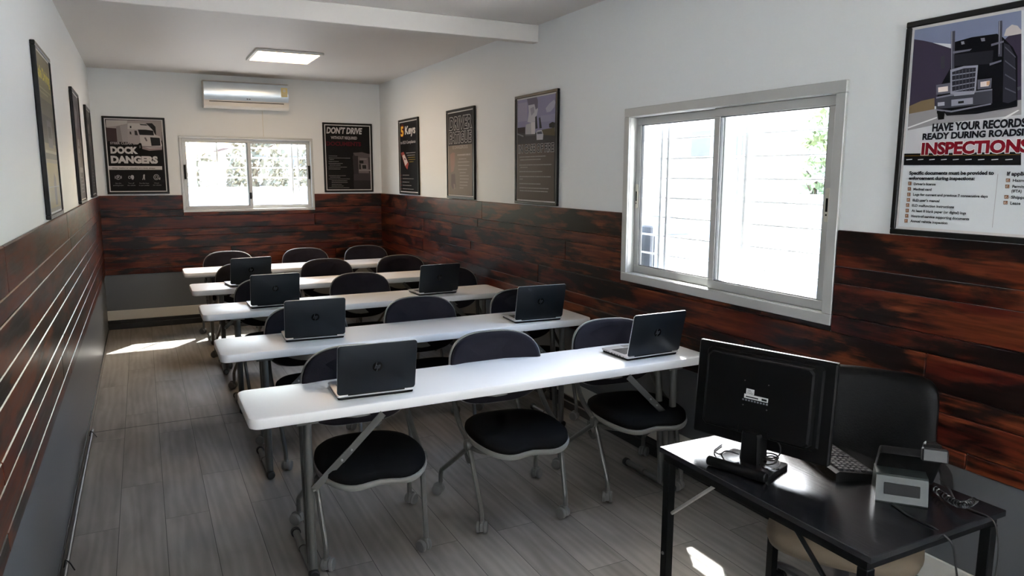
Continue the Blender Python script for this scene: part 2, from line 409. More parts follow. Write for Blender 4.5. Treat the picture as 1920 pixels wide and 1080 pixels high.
wall('wall_front', -TH, W+TH, [WIN4], lambda mb, a, b, z0, z1: mb.box(a, b, Y0-TH, Y0, z0, z1), 0)

ROWS = [.604, .669, .797, .874, 1.014, 1.091, 1.232, 1.307, ZW]
def boards(name, length, notches, loc, rz):
    mb = MB(); rnd = random.Random(name)
    for r in range(len(ROWS)-1):
        z0, z1 = ROWS[r], ROWS[r+1]
        segs = [(0, length, z1)]
        for (n0, n1, nz) in notches:
            ns = []
            for (a, b, t) in segs:
                if nz >= z1 or n1 <= a or n0 >= b: ns.append((a, b, t)); continue
                ns.append((a, max(a, n0), t)); ns.append((min(b, n1), b, t))
                if nz > z0+.012: ns.append((max(a, n0), min(b, n1), nz))
            segs = [s for s in ns if s[1]-s[0] > .01]
        for (a, b, t) in segs:
            x = a-rnd.uniform(0, 1.6)
            while x < b:
                e = x+rnd.uniform(1.9, 3.3)
                if b-e < .25: e = b
                q0, q1 = max(x, a), min(e, b)
                if q1-q0 > .02:
                    d = rnd.uniform(0, .0015)
                    mb.box(q0+.0008, q1-.0008, -.014-d, 0, z0+.001, t-.001, .0035)
                x = e
    o = struct(name, mb, M['wood'])
    o.location = loc; o.rotation_euler = (0, 0, rz)
    return o
boards('trim_2', W, [(WIN2[0]-.008, WIN2[1]+.008, WIN2[2]-.006)], (0, L, 0), 0)
boards('trim_3', L-Y0, [(L-WIN1[1]-.012, L-WIN1[0]+.012, WIN1[2]-.008), (L-WIN3[1]-.012, L-WIN3[0]+.012, WIN3[2]-.008)], (W, L, 0), -PI/2)
boards('trim_4', L-Y0, [(WIN5[0]-Y0-.012, WIN5[1]-Y0+.012, WIN5[2]-.008)], (0, Y0, 0), PI/2)
# skirting: cream strip over a black floor rail on the far and window walls
struct('baseboard_back', MB().use(0).box(0, W, L-.012, L, .100, .208, .003).use(1).box(0, W, L-.03, L, 0, .062, .004).box(0, W, L-.018, L, .062, .100, .003), [M['skirt'], M['blackrail']])
struct('baseboard_right', MB().use(0).box(W-.012, W, Y0, L-.03, .100, .208, .003).use(1).box(W-.03, W, Y0, L-.03, 0, .062, .004).box(W-.018, W, Y0, L-.03, .062, .100, .003), [M['skirt'], M['blackrail']])
struct('baseboard_left', MB().box(0, .006, Y0, L-.03, 0, .022, .002), M['blackrail'])
struct('trim_5', MB().box(.0, W-.03, 5.362, 5.368, 0, .0012), M['blackrail'])      # joint between the two floor halves

def window(name, w, h, loc, rz, front, handles, F=.052, T=.046):
    """aluminium slider; local x along the wall, local -y into the room"""
    f = MB()
    for (x0, x1, z0, z1) in ((0, w, 0, F), (0, w, h-F, h), (0, F, F, h-F), (w-F, w, F, h-F)):
        f.box(x0, x1, -.016, .012, z0, z1, .003)
    for (x0, x1, z0, z1) in ((F-.012, w-F+.012, F-.02, F+.003), (F-.012, w-F+.012, h-F-.003, h-F+.02), (F-.02, F+.003, F, h-F), (w-F-.003, w-F+.02, F, h-F)):
        f.box(x0, x1, -.006, .098, z0, z1, .002)
    fr = struct(name, f, M['alu']); fr.location = loc; fr.rotation_euler = (0, 0, rz)
    mid = w/2; ov = .026
    for side in (0, 1):
        x0, x1 = (F+.003, mid+ov) if side == 0 else (mid-ov, w-F-.003)
        y0 = .008 if (side == 1) == (front == 'right') else .042
        z0, z1 = F+.003, h-F-.003
        s = MB()
        s.box(x0, x1, y0, y0+.028, z0, z0+T, .003).box(x0, x1, y0, y0+.028, z1-T, z1, .003)
        s.box(x0, x0+T, y0, y0+.028, z0+T, z1-T, .003).box(x1-T, x1, y0, y0+.028, z0+T, z1-T, .003)
        so = s.build('sash', M['alu'], fr)
        g = MB(); k = .004
        for (a, b, c, d) in ((x0+T, x1-T, z0+T, z0+T+k), (x0+T, x1-T, z1-T-k, z1-T), (x0+T, x0+T+k, z0+T, z1-T), (x1-T-k, x1-T, z0+T, z1-T)):
            g.box(a, b, y0+.004, y0+.02, c, d)
        g.build('gasket', M['alu_dark'], so)
        MB().box(x0+T-.005, x1-T+.005, y0+.012, y0+.016, z0+T-.005, z1-T+.005).build('pane', M['glass'], so, smooth=0)
        hx = x0+T*.45 if side == 0 else x1-T*.45
        if handles == 'cream':
            hb = MB().use(0).slab(.022, .15, -.003, .003, .008, .001).use(1).box(-.006, .006, -.03, .03, .003, .0035).box(-.004, .004, -.048, -.04, .003, .0035)
            ho = hb.build('latch', [M['cream'], M['blackp']], so)
            ho.rotation_euler = (PI/2, 0, 0); ho.location = (hx, y0-.003, (h*.5 if handles == 'cream' else h*.55))
        else:
            ho = MB().slab(.022, .16, 0, .018, .006, .003).build('handle', M['blackp'], so)
            ho.rotation_euler = (PI/2, 0, 0); ho.location = (hx, y0, h*.53)
    if handles == 'black':
        lk = MB().use(0).box(mid-.012, mid+.012, -.010, .008, .14, .215, .004).use(1).box(mid-.010, mid+.010, -.004, .008, .062, .14, .003)
        lk.build('lock', [M['blackp'], M['alu']], fr)
    return fr
def grille(par, w, zs, xs, y):
    b = MB()
    for z in zs: b.cyl((0.0, y, z), (w, y, z), .0065, n=8)
    for x in xs: b.box(x-.010, x+.010, y-.014, y-.008, -.02, zs[-1]+.08)
    b.build('security_bars', M['bars'], par)
w1 = WIN1[1]-WIN1[0]+.02; h1 = WIN1[3]-WIN1[2]+.02
zs1 = [.055+.1175*k for k in range(8)]
f1 = window('window_1', w1, h1, (W-.001, WIN1[1]+.01, WIN1[2]-.01), -PI/2, 'right', 'cream')
grille(f1, w1, zs1, (.185, .245, .83, .885, 1.42, 1.47), .15)
f3 = window('window_3', w1, h1, (W-.001, WIN3[1]+.01, WIN3[2]-.01), -PI/2, 'right', 'cream')
grille(f3, w1, zs1, (.185, .245, .83, .885, 1.42, 1.47), .15)
w2 = WIN2[1]-WIN2[0]+.02; h2 = WIN2[3]-WIN2[2]+.02
f2 = window('window_2', w2, h2, (WIN2[0]-.01, L-.001, WIN2[2]-.01), 0, 'left', 'black', .026, .036)
window('window_5', WIN5[1]-WIN5[0]+.02, WIN5[3]-WIN5[2]+.02, (.001, WIN5[0]-.01, WIN5[2]-.01), PI/2, 'right', 'cream')
window('window_4', WIN4[1]-WIN4[0]+.02, WIN4[3]-WIN4[2]+.02, (WIN4[1]+.01, Y0+.001, WIN4[2]-.01), PI, 'right', 'cream')
grille(f2, w2, [.04+.115*k for k in range(7)], (.10, .40, 1.24, 1.31), .15)

# ------------------------------------------------------------------ ceiling light, air conditioner, conduit
t = thing('ceiling_light', 'square lit ceiling panel light with pale rim, above the far tables', 'ceiling light', (1.705, 7.25, H))
fm = MB()
for (x0, x1, y0, y1) in ((-.30, .30, -.33, -.30), (-.30, .30, .30, .33), (-.30, -.27, -.30, .30), (.27, .30, -.30, .30)):
    fm.box(x0, x1, y0, y1, -.022, 0, .003)
fm.build('frame', M['lampf'], t)
MB().box(-.27, .27, -.30, .30, -.016, -.008).build('diffuser', M['lamp'], t, smooth=0)

ax0, ax1 = 1.10, 2.005
ac = thing('air_conditioner', 'silver fronted wall air conditioner above the small far window', 'air conditioner', ((ax0+ax1)/2, L, 2.42))
hw = (ax1-ax0)/2
def xprism(mb, prof, x0, x1, ins=0.0):
    mb.rings([[(x0, y, z) for y, z in prof], [(x1, y, z) for y, z in prof]])
    return mb
bp_ = [(0, 0.01), (-.14, 0), (-.185, .012), (-.196, .035), (-.198, .085), (-.19, .28), (-.165, .296), (0, .296)]
xprism(MB(), bp_, -hw, hw).build('body', M['acw'], ac, smooth=50)
pp = [(-.190, .088)]
for k in range(11):
    q = k/10
    pp.append((-.203-.016*math.sin(PI*min(1, q*1.0)), .088+.190*q))
pp += [(-.190, .284)]
xprism(MB(), pp, -hw+.006, hw-.004).build('front_panel', M['acs'], ac, smooth=50)
vb = MB().use(0).box(-hw+.055, hw-.055, -.202, -.19, .024, .068, .003).use(1).box(-hw+.055, hw-.055, -.2, -.19, .069, .076)
vb.build('vent_flap', [M['acw'], M['blackp']], ac)
MB().use(0).box(hw-.085, hw-.015, -.2215, -.2185, .15, .25).use(1).box(hw-.078, hw-.022, -.2225, -.2215, .165, .172).box(hw-.078, hw-.022, -.2225, -.2215, .182, .187).box(hw-.065, hw-.035, -.2225, -.2215, .2, .236).build('energy_label', [M['sticker'], M['cream']], ac, smooth=0)
lg = MB().cyl((0, -.212, .108), (0, -.216, .108), .0075, n=16).box(.014, .034, -.216, -.212, .103, .113)
lg.build('badge', M['outgrey'], ac)
tag(MB().tube([(1.735, L-.004, 2.42), (1.735, L-.004, 2.3), (1.738, L-.004, 2.13)], .0025, n=6).build('drain_wire', M['cream']), 'thin pale wire running down the wall from the air conditioner to the window', 'wire')

cd = MB()
cd.tube([(.028, Y0+.1, .017), (.026, 1.2, .016), (.030, 2.6, .018), (.026, 4.2, .016), (.030, 5.36, .017)], .008, n=8)
for y in (2.35, 3.5, 5.3): cd.tube([(.014, y, .0), (.022, y+.004, .036), (.040, y-.01, .020), (.058, y-.05, .004)], .003, n=6, fil=.01)
tag(cd.build('floor_cable', M['cable']), 'black cable lying along the foot of the grey dado beside the aisle', 'cable')

# ------------------------------------------------------------------ posters
_tc = {}
def text_geo(s, bold):
    k = (s, bold)
    if k in _tc: return _tc[k]
    cu = bpy.data.curves.new('lettering', 'FONT'); cu.body = s; cu.size = 1.0; cu.offset = bold; cu.fill_mode = 'BOTH'; cu.resolution_u = 3
    ob = bpy.data.objects.new('lettering', cu); COL.objects.link(ob)
    bpy.context.view_layer.update()
    dg = bpy.context.evaluated_depsgraph_get()
    me = ob.evaluated_get(dg).to_mesh()
    v = [(q.co.x, q.co.y) for q in me.vertices]; f = [tuple(p.vertices) for p in me.polygons]
    ob.evaluated_get(dg).to_mesh_clear(); bpy.data.objects.remove(ob); bpy.data.curves.remove(cu)
    xs = [a for a, b in v] or [0]
    _tc[k] = (v, f, min(xs), max(xs)); return _tc[k]
CAP = 0.729
def put_text(mb, s, u0, v0, wd, cap, lay, col, bold=0, shear=0, sub=None, extra=0.0):
    v, f, x0, x1 = text_geo(s, bold+extra)
    q = text_geo(sub or s, bold)
    sx = wd/(q[3]-q[2]); sy = cap/CAP
    mb.col = col
    mb.add([(u0+(x-q[2])*sx+shear*y*sy, v0+y*sy, lay) for x, y in v], f)
    mb.col = None
def poster(name, label, loc, rot, w, h, ops, sheet=(.012, .012, .013), fw_=.022, border=.010, gap=.0, cat='poster', inner=None):
    """framed print; local x right, y up, z towards the room"""
    root = thing(name, label, cat)
    root.matrix_world = Matrix.Translation(loc) @ rot
    fr = MB()
    D = .022
    fr.box(0, w, 0, fw_, 0, D, .003).box(0, w, h-fw_, h, 0, D, .003).box(0, fw_, fw_, h-fw_, 0, D, .003).box(w-fw_, w, fw_, h-fw_, 0, D, .003)
    fr.build('frame', M['frame'], root)
    b = fw_
    sh = MB(); sh.col = (.56, .55, .54); sh.box(b-.004, w-b+.004, b-.004, h-b+.004, .002, .0140); sh.col = None
    i0 = b+border
    sh.col = sheet; sh.add([(i0, i0, .01405), (w-i0, i0, .01405), (w-i0, h-i0, .01405), (i0, h-i0, .01405)], [(0, 1, 2, 3)])
    lt = MB(); z = .0142; texts = []
    lim = (i0, w-i0, i0, h-i0)
    for op in ops:
        z += .00004
        if op[0] == 'p':
            pts = [(min(max(u, lim[0]), lim[1]), min(max(v, lim[2]), lim[3])) for u, v in op[2]]
            sh.col = op[1]
            a = sum(pts[i][0]*pts[(i+1) % len(pts)][1]-pts[(i+1) % len(pts)][0]*pts[i][1] for i in range(len(pts)))
            if a < 0: pts = pts[::-1]
            sh.add([(u, v, z) for u, v in pts], [tuple(range(len(pts)))])
        elif op[0] == 'g':
            _, c, u, v, wd, hh = op
            rnd = random.Random(int(u*1e4)+int(v*1e4)); x = u; lt.col = c
            while x < u+wd:
                e = min(u+wd, x+rnd.uniform(.6, 2.6)*max(hh, .006))
                lt.add([(x, v-hh*.8, z), (e, v-hh*.8, z), (e, v, z), (x, v, z)], [(0, 1, 2, 3)]); x = e+hh*.35
        else:
            _, c, s, u, v, wd, cap, sub, bold, shear, outl = op
            tm = MB(); texts.append(tm)
            if outl:
                put_text(tm, s, u, v, wd, cap, z, outl, bold, shear, sub, .035); z += .00012
            put_text(tm, s, u, v, wd, cap, z, c, bold, shear, sub)
    sh.v += lt.v and lt.v
    b0 = len(sh.v)-len(lt.v)
    sh.f += [[i+b0 for i in f] for f in lt.f]; sh.m += lt.m; sh.c += lt.c
    pr = sh.build('print', M['ink'], root, smooth=0)
    for tm in texts: tm.build('lettering', M['ink'], pr, smooth=0)
    return root
ROT_B = Matrix(((1, 0, 0, 0), (0, 0, -1, 0), (0, 1, 0, 0), (0, 0, 0, 1)))           # far wall: faces -Y
ROT_R = Matrix(((0, 0, -1, 0), (-1, 0, 0, 0), (0, 1, 0, 0), (0, 0, 0, 1)))          # window wall: faces -X
ROT_L = Matrix(((0, 0, 1, 0), (1, 0, 0, 0), (0, 1, 0, 0), (0, 0, 0, 1)))            # aisle wall: faces +X
ART={
'R':[
('p',(0.2,0.23,0.34),[(0.0266,0.7907),(0.4138,0.7844),(0.4245,0.6813),(0.3642,0.683),(0.1823,0.7106),(0.0293,0.7422)]),
('p',(0.5,0.46,0.45),[(0.3652,0.7094),(0.3704,0.7311),(0.3876,0.7432),(0.4066,0.7362),(0.4206,0.719),(0.4229,0.6964)]),
('p',(0.05,0.04,0.065),[(0.0285,0.7508),(0.0699,0.7401),(0.1043,0.7282),(0.1839,0.6942),(0.3531,0.6809),(0.3803,0.7069),(0.4218,0.7077),(0.445,0.4842),(0.0357,0.4935)]),
('p',(0.19,0.14,0.08),[(0.0351,0.4996),(0.0821,0.5154),(0.1357,0.5217),(0.1405,0.471),(0.0363,0.4666)]),
('p',(0.3,0.29,0.3),[(0.035,0.4701),(0.1527,0.4818),(0.4446,0.488),(0.4573,0.3658),(0.0384,0.3626)]),
('p',(0.55,0.55,0.58),[(0.0343,0.4065),(0.167,0.4249),(0.4497,0.4385),(0.4645,0.2967),(0.0341,0.3054)]),
('p',(0.7,0.7,0.7),[(0.0369,0.4195),(0.1513,0.451),(0.1535,0.4467),(0.0384,0.4142)]),
('p',(0.7,0.7,0.7),[(0.3863,0.4297),(0.4357,0.4547),(0.443,0.4541),(0.3979,0.4266)]),
('p',(0.008,0.008,0.01),[(0.1819,0.7147),(0.2553,0.7231),(0.3415,0.7208),(0.3618,0.7061),(0.3992,0.6665),(0.4171,0.6339),(0.4341,0.47),(0.3523,0.4633),(0.2896,0.4601),(0.1501,0.4636),(0.1444,0.5226),(0.1537,0.5632),(0.1864,0.6251)]),
('p',(0.03,0.03,0.04),[(0.3676,0.6863),(0.3872,0.6758),(0.4098,0.635),(0.4285,0.4894),(0.4036,0.4801),(0.3844,0.4856)]),
('p',(0.09,0.09,0.11),[(0.3726,0.6742),(0.4112,0.6347),(0.4117,0.6302),(0.3731,0.6688)]),
('p',(0.09,0.09,0.11),[(0.3773,0.628),(0.4153,0.5951),(0.4158,0.5906),(0.3778,0.6226)]),
('p',(0.09,0.09,0.11),[(0.382,0.5817),(0.4194,0.5555),(0.4199,0.5509),(0.3826,0.5763)]),
('p',(0.09,0.09,0.11),[(0.3868,0.5353),(0.4236,0.5157),(0.424,0.5111),(0.3873,0.5299)]),
('p',(0.07,0.07,0.09),[(0.1762,0.7558),(0.1913,0.7557),(0.2018,0.6151),(0.1889,0.6166)]),
('p',(0.07,0.07,0.09),[(0.3425,0.7624),(0.3545,0.7625),(0.3662,0.6409),(0.3532,0.6427)]),
('p',(0.35,0.35,0.4),[(0.1779,0.7555),(0.1805,0.7551),(0.192,0.6203),(0.1903,0.6205)]),
('p',(0.35,0.35,0.4),[(0.3448,0.762),(0.3471,0.7615),(0.357,0.6498),(0.3555,0.65)]),
('p',(0.16,0.16,0.2),[(0.1901,0.6829),(0.2594,0.6824),(0.2519,0.6764),(0.1909,0.6747)]),
('p',(0.22,0.22,0.25),[(0.2171,0.7133),(0.2279,0.7132),(0.2313,0.7032),(0.2199,0.7025)]),
('p',(0.22,0.22,0.25),[(0.2865,0.7142),(0.3006,0.7136),(0.3033,0.7023),(0.2908,0.7027)]),
('p',(0.02,0.02,0.026),[(0.1963,0.6707),(0.3355,0.6667),(0.3364,0.6204),(0.2003,0.6298)]),
('p',(0.16,0.16,0.2),[(0.3256,0.6889),(0.3668,0.694),(0.3674,0.6878),(0.3264,0.6811)]),
('p',(0.16,0.16,0.2),[(0.3269,0.6231),(0.3659,0.6295),(0.3664,0.6241),(0.3277,0.6153)]),
('p',(0.05,0.05,0.06),[(0.1458,0.6712),(0.1603,0.6733),(0.1648,0.6278),(0.1503,0.6255)]),
('p',(0.3,0.3,0.36),[(0.1871,0.6185),(0.2366,0.6252),(0.287,0.622),(0.2885,0.5271),(0.1957,0.5303)]),
('p',(0.03,0.03,0.04),[(0.1947,0.6094),(0.2374,0.6172),(0.2805,0.615),(0.2822,0.5341),(0.2018,0.537)]),
('p',(0.25,0.25,0.3),[(0.1957,0.5996),(0.2804,0.6008),(0.2807,0.5976),(0.1961,0.5955)]),
('p',(0.25,0.25,0.3),[(0.1976,0.5799),(0.2821,0.5832),(0.2824,0.58),(0.198,0.5757)]),
('p',(0.25,0.25,0.3),[(0.1996,0.5601),(0.2839,0.5656),(0.2842,0.5624),(0.2,0.556)]),
('p',(0.25,0.25,0.3),[(0.2015,0.5403),(0.2856,0.548),(0.286,0.5448),(0.2019,0.5362)]),
('p',(0.1,0.1,0.12),[(0.207,0.6128),(0.2087,0.6126),(0.2161,0.5381),(0.2144,0.5383)]),
('p',(0.1,0.1,0.12),[(0.2196,0.6129),(0.2213,0.6127),(0.2287,0.5369),(0.227,0.537)]),
('p',(0.1,0.1,0.12),[(0.232,0.613),(0.2337,0.6128),(0.2413,0.5357),(0.2396,0.5358)]),
('p',(0.1,0.1,0.12),[(0.2443,0.6131),(0.246,0.6129),(0.2538,0.5344),(0.2521,0.5346)]),
('p',(0.1,0.1,0.12),[(0.2565,0.6132),(0.2582,0.613),(0.2661,0.5332),(0.2645,0.5334)]),
('p',(0.1,0.1,0.12),[(0.2687,0.6133),(0.2703,0.6131),(0.2784,0.5321),(0.2768,0.5322)]),
('p',(0.12,0.12,0.15),[(0.1382,0.569),(0.1916,0.5715),(0.1953,0.5344),(0.1417,0.5328)]),
('p',(0.75,0.65,0.6),[(0.1471,0.5589),(0.1842,0.5601),(0.186,0.5419),(0.1488,0.5413)]),
('p',(0.12,0.12,0.15),[(0.2905,0.5712),(0.3399,0.5712),(0.3409,0.5377),(0.2939,0.5369)]),
('p',(0.75,0.65,0.6),[(0.3017,0.5621),(0.3329,0.5634),(0.3317,0.5448),(0.3035,0.5446)]),
('p',(0.6,0.35,0.2),[(0.323,0.5614),(0.3346,0.5625),(0.3344,0.5485),(0.3245,0.5472)]),
('p',(0.06,0.06,0.075),[(0.1426,0.5228),(0.1961,0.5261),(0.3456,0.5294),(0.3502,0.4846),(0.2048,0.4803),(0.1467,0.4806)]),
('p',(0.2,0.2,0.24),[(0.1425,0.5244),(0.1958,0.5294),(0.3452,0.5341),(0.3456,0.5294),(0.1963,0.5237),(0.143,0.5185)]),
('p',(0.35,0.35,0.4),[(0.1506,0.5037),(0.1768,0.504),(0.1781,0.4907),(0.1519,0.4903)]),
('p',(0.28,0.28,0.33),[(0.202,0.5092),(0.2805,0.5103),(0.2828,0.4878),(0.2042,0.4861)]),
('p',(0.2,0.2,0.24),[(0.1467,0.4806),(0.2059,0.4695),(0.3463,0.4849),(0.3468,0.4802),(0.2064,0.4637),(0.1473,0.4747)]),
('p',(0.3,0.3,0.35),[(0.2083,0.5315),(0.2865,0.5313),(0.2834,0.522),(0.2109,0.5215)]),
('p',(0.02,0.02,0.02),[(0.2281,0.5013),(0.2488,0.5019),(0.2496,0.4938),(0.2289,0.4931)]),
('p',(0.01,0.01,0.01),[(0.1511,0.4719),(0.1818,0.4697),(0.1812,0.4407),(0.1586,0.4396)]),
('p',(0.08,0.08,0.09),[(0.4278,0.5312),(0.4398,0.5337),(0.441,0.5223),(0.4304,0.5196)]),
('p',(0.012,0.012,0.014),[(0.1807,0.464),(0.2894,0.4617),(0.4339,0.4723),(0.4345,0.4662),(0.2985,0.4515),(0.1904,0.4525)]),
('t',(0.015,0.015,0.02),'HAVE YOUR RECORDS',0.1386,0.3987,0.3157,0.028,'HAVE YOUR RECORD',0.05,0,None),
('t',(0.015,0.015,0.02),'READY DURING ROADSIDE',0.1025,0.3687,0.355,0.0233,'READY DURING ROADS',0.05,0,None),
('p',(0.01,0.01,0.011),[(0.033,0.3178),(0.4627,0.3136),(0.4674,0.2682),(0.0343,0.2726)]),
('t',(0.2,0.01,0.02),'INSPECTIONS',0.1031,0.3135,0.3548,0.0433,'INSPECTION',0.05,0,(0.75,0.75,0.75)),
('p',(0.6,0.6,0.6),[(0.0437,0.2955),(0.0683,0.2968),(0.0686,0.2933),(0.044,0.292)]),
('p',(0.6,0.6,0.6),[(0.0919,0.2947),(0.1139,0.296),(0.1143,0.2926),(0.0922,0.2912)]),
('p',(0.6,0.6,0.6),[(0.1378,0.2939),(0.1592,0.2952),(0.1595,0.2918),(0.1381,0.2905)]),
('p',(0.6,0.6,0.6),[(0.1841,0.2931),(0.2058,0.2944),(0.2061,0.291),(0.1845,0.2897)]),
('p',(0.6,0.6,0.6),[(0.2292,0.2923),(0.251,0.2936),(0.2513,0.2903),(0.2295,0.289)]),
('p',(0.6,0.6,0.6),[(0.2754,0.2915),(0.2982,0.2927),(0.2985,0.2895),(0.2757,0.2882)]),
('p',(0.6,0.6,0.6),[(0.321,0.2907),(0.3431,0.2919),(0.3435,0.2887),(0.3213,0.2875)]),
('p',(0.6,0.6,0.6),[(0.3676,0.2899),(0.3906,0.2911),(0.3909,0.2879),(0.3679,0.2867)]),
('p',(0.6,0.6,0.6),[(0.4143,0.2891),(0.438,0.2902),(0.4384,0.2871),(0.4146,0.286)]),
('p',(0.25,0.14,0.02),[(0.0337,0.3098),(0.4636,0.3051),(0.4637,0.3036),(0.0339,0.3081)]),
('t',(0.02,0.02,0.025),'Specific documents must be provided to',0.0617,0.2362,0.3195,0.0133,None,0.045,0,None),
('t',(0.02,0.02,0.025),'enforcement during inspections:',0.0616,0.2167,0.255,0.0124,None,0.045,0,None),
('t',(0.02,0.02,0.025),"Driver's license",0.0844,0.1958,0.0881,0.0097,None,0.03,0,None),
('t',(0.02,0.02,0.025),'Medical card',0.0844,0.1755,0.0739,0.0097,None,0.03,0,None),
('t',(0.02,0.02,0.025),'Logs for current and previous 7 consecutive days',0.0854,0.1552,0.283,0.0097,None,0.03,0,None),
('t',(0.02,0.02,0.025),"ELD user's manual",0.0856,0.1331,0.1078,0.0097,None,0.03,0,None),
('t',(0.02,0.02,0.025),'ELD malfunction instructions',0.0846,0.1126,0.1664,0.0097,None,0.03,0,None),
('t',(0.02,0.02,0.025),'At least 8 blank paper (or digital) logs',0.0847,0.0921,0.2131,0.0098,None,0.03,0,None),
('t',(0.02,0.02,0.025),'Hours-of-service supporting documents',0.0847,0.0716,0.2267,0.0098,None,0.03,0,None),
('t',(0.02,0.02,0.025),'Annual vehicle inspection',0.0837,0.0519,0.1486,0.0098,None,0.03,0,None),
('p',(0.2,0.1,0.05),[(0.0604,0.2088),(0.0737,0.2089),(0.075,0.1948),(0.0617,0.1946)]),
('p',(0.62,0.5,0.42),[(0.0636,0.2053),(0.0703,0.2053),(0.071,0.1974),(0.0643,0.1973)]),
('p',(0.25,0.07,0.02),[(0.0647,0.2035),(0.0678,0.2009),(0.0737,0.2089),(0.0749,0.2063),(0.0681,0.1973),(0.0639,0.2017)]),
('p',(0.2,0.1,0.05),[(0.0605,0.1875),(0.0738,0.1877),(0.0751,0.1735),(0.0618,0.1733)]),
('p',(0.62,0.5,0.42),[(0.0637,0.184),(0.0703,0.1841),(0.0711,0.1761),(0.0644,0.176)]),
('p',(0.25,0.07,0.02),[(0.0648,0.1822),(0.0679,0.1796),(0.0738,0.1877),(0.075,0.185),(0.0682,0.1761),(0.064,0.1804)]),
('p',(0.2,0.1,0.05),[(0.0606,0.1661),(0.0739,0.1664),(0.0752,0.1523),(0.0619,0.1519)]),
('p',(0.62,0.5,0.42),[(0.0638,0.1626),(0.0704,0.1628),(0.0712,0.1548),(0.0645,0.1546)]),
('p',(0.25,0.07,0.02),[(0.0649,0.1609),(0.068,0.1583),(0.0739,0.1664),(0.0751,0.1638),(0.0683,0.1547),(0.0641,0.1591)]),
('p',(0.2,0.1,0.05),[(0.0606,0.1447),(0.074,0.1451),(0.0753,0.1309),(0.062,0.1305)]),
('p',(0.62,0.5,0.42),[(0.0638,0.1413),(0.0705,0.1415),(0.0713,0.1335),(0.0646,0.1333)]),
('p',(0.25,0.07,0.02),[(0.065,0.1395),(0.0681,0.1369),(0.074,0.1451),(0.0752,0.1425),(0.0684,0.1334),(0.0642,0.1377)]),
('p',(0.2,0.1,0.05),[(0.0597,0.1241),(0.073,0.1246),(0.0744,0.1104),(0.061,0.1099)]),
('p',(0.62,0.5,0.42),[(0.0629,0.1207),(0.0696,0.1209),(0.0703,0.1129),(0.0636,0.1127)]),
('p',(0.25,0.07,0.02),[(0.064,0.1189),(0.0671,0.1164),(0.073,0.1246),(0.0742,0.122),(0.0675,0.1128),(0.0632,0.1171)]),
('p',(0.2,0.1,0.05),[(0.0598,0.1027),(0.0731,0.1032),(0.0745,0.089),(0.0611,0.0884)]),
('p',(0.62,0.5,0.42),[(0.063,0.0992),(0.0697,0.0995),(0.0704,0.0915),(0.0637,0.0912)]),
('p',(0.25,0.07,0.02),[(0.0641,0.0975),(0.0672,0.0949),(0.0731,0.1032),(0.0743,0.1006),(0.0675,0.0913),(0.0633,0.0956)]),
('p',(0.2,0.1,0.05),[(0.0598,0.082),(0.0731,0.0827),(0.0745,0.0684),(0.0611,0.0677)]),
('p',(0.62,0.5,0.42),[(0.063,0.0786),(0.0697,0.0789),(0.0704,0.0709),(0.0637,0.0705)]),
('p',(0.25,0.07,0.02),[(0.0641,0.0768),(0.0672,0.0743),(0.0731,0.0827),(0.0744,0.08),(0.0675,0.0707),(0.0633,0.075)]),
('p',(0.2,0.1,0.05),[(0.0587,0.0621),(0.0721,0.0629),(0.0735,0.0486),(0.06,0.0478)]),
('p',(0.62,0.5,0.42),[(0.0619,0.0587),(0.0686,0.0591),(0.0694,0.0511),(0.0627,0.0507)]),
('p',(0.25,0.07,0.02),[(0.063,0.057),(0.0662,0.0545),(0.0721,0.0629),(0.0733,0.0603),(0.0665,0.0509),(0.0623,0.0551)]),
('p',(0.2,0.1,0.05),[(0.4241,0.2232),(0.4375,0.2233),(0.4388,0.2108),(0.4254,0.2106)]),
('p',(0.62,0.5,0.42),[(0.4266,0.2201),(0.4349,0.2201),(0.4356,0.2131),(0.4274,0.213)]),
('p',(0.25,0.07,0.02),[(0.429,0.2185),(0.4315,0.2162),(0.4375,0.2233),(0.4385,0.2209),(0.4319,0.213),(0.4285,0.2169)]),
('p',(0.2,0.1,0.05),[(0.424,0.202),(0.4375,0.2021),(0.4388,0.1896),(0.4253,0.1894)]),
('p',(0.62,0.5,0.42),[(0.4266,0.1988),(0.4348,0.199),(0.4355,0.1919),(0.4273,0.1918)]),
('p',(0.25,0.07,0.02),[(0.429,0.1973),(0.4315,0.195),(0.4375,0.2021),(0.4384,0.1998),(0.4318,0.1918),(0.4284,0.1957)]),
('p',(0.2,0.1,0.05),[(0.4247,0.1657),(0.4382,0.166),(0.4395,0.1534),(0.426,0.153)]),
('p',(0.62,0.5,0.42),[(0.4273,0.1626),(0.4355,0.1628),(0.4363,0.1557),(0.428,0.1555)]),
('p',(0.25,0.07,0.02),[(0.4297,0.161),(0.4322,0.1587),(0.4382,0.166),(0.4392,0.1637),(0.4325,0.1556),(0.4291,0.1595)]),
('p',(0.2,0.1,0.05),[(0.4237,0.1458),(0.4372,0.1463),(0.4385,0.1337),(0.425,0.1332)]),
('p',(0.62,0.5,0.42),[(0.4263,0.1427),(0.4346,0.143),(0.4353,0.1359),(0.427,0.1356)]),
('p',(0.25,0.07,0.02),[(0.4287,0.1412),(0.4312,0.1389),(0.4372,0.1463),(0.4382,0.1439),(0.4315,0.1358),(0.4281,0.1396)]),
('p',(0.3,0.3,0.3),[(0.3952,0.2389),(0.3967,0.2389),(0.3965,0.0507),(0.395,0.0506)]),
('t',(0.02,0.02,0.025),'If applicable:',0.426,0.2334,0.0443,0.0133,'If app',0.045,0,None),
('t',(0.02,0.02,0.025),'Hazmat',0.4475,0.2124,0.025,0.0094,'Haz',0.03,0,None),
('t',(0.02,0.02,0.025),'Permits',0.4482,0.1913,0.0272,0.0102,'Perm',0.03,0,None),
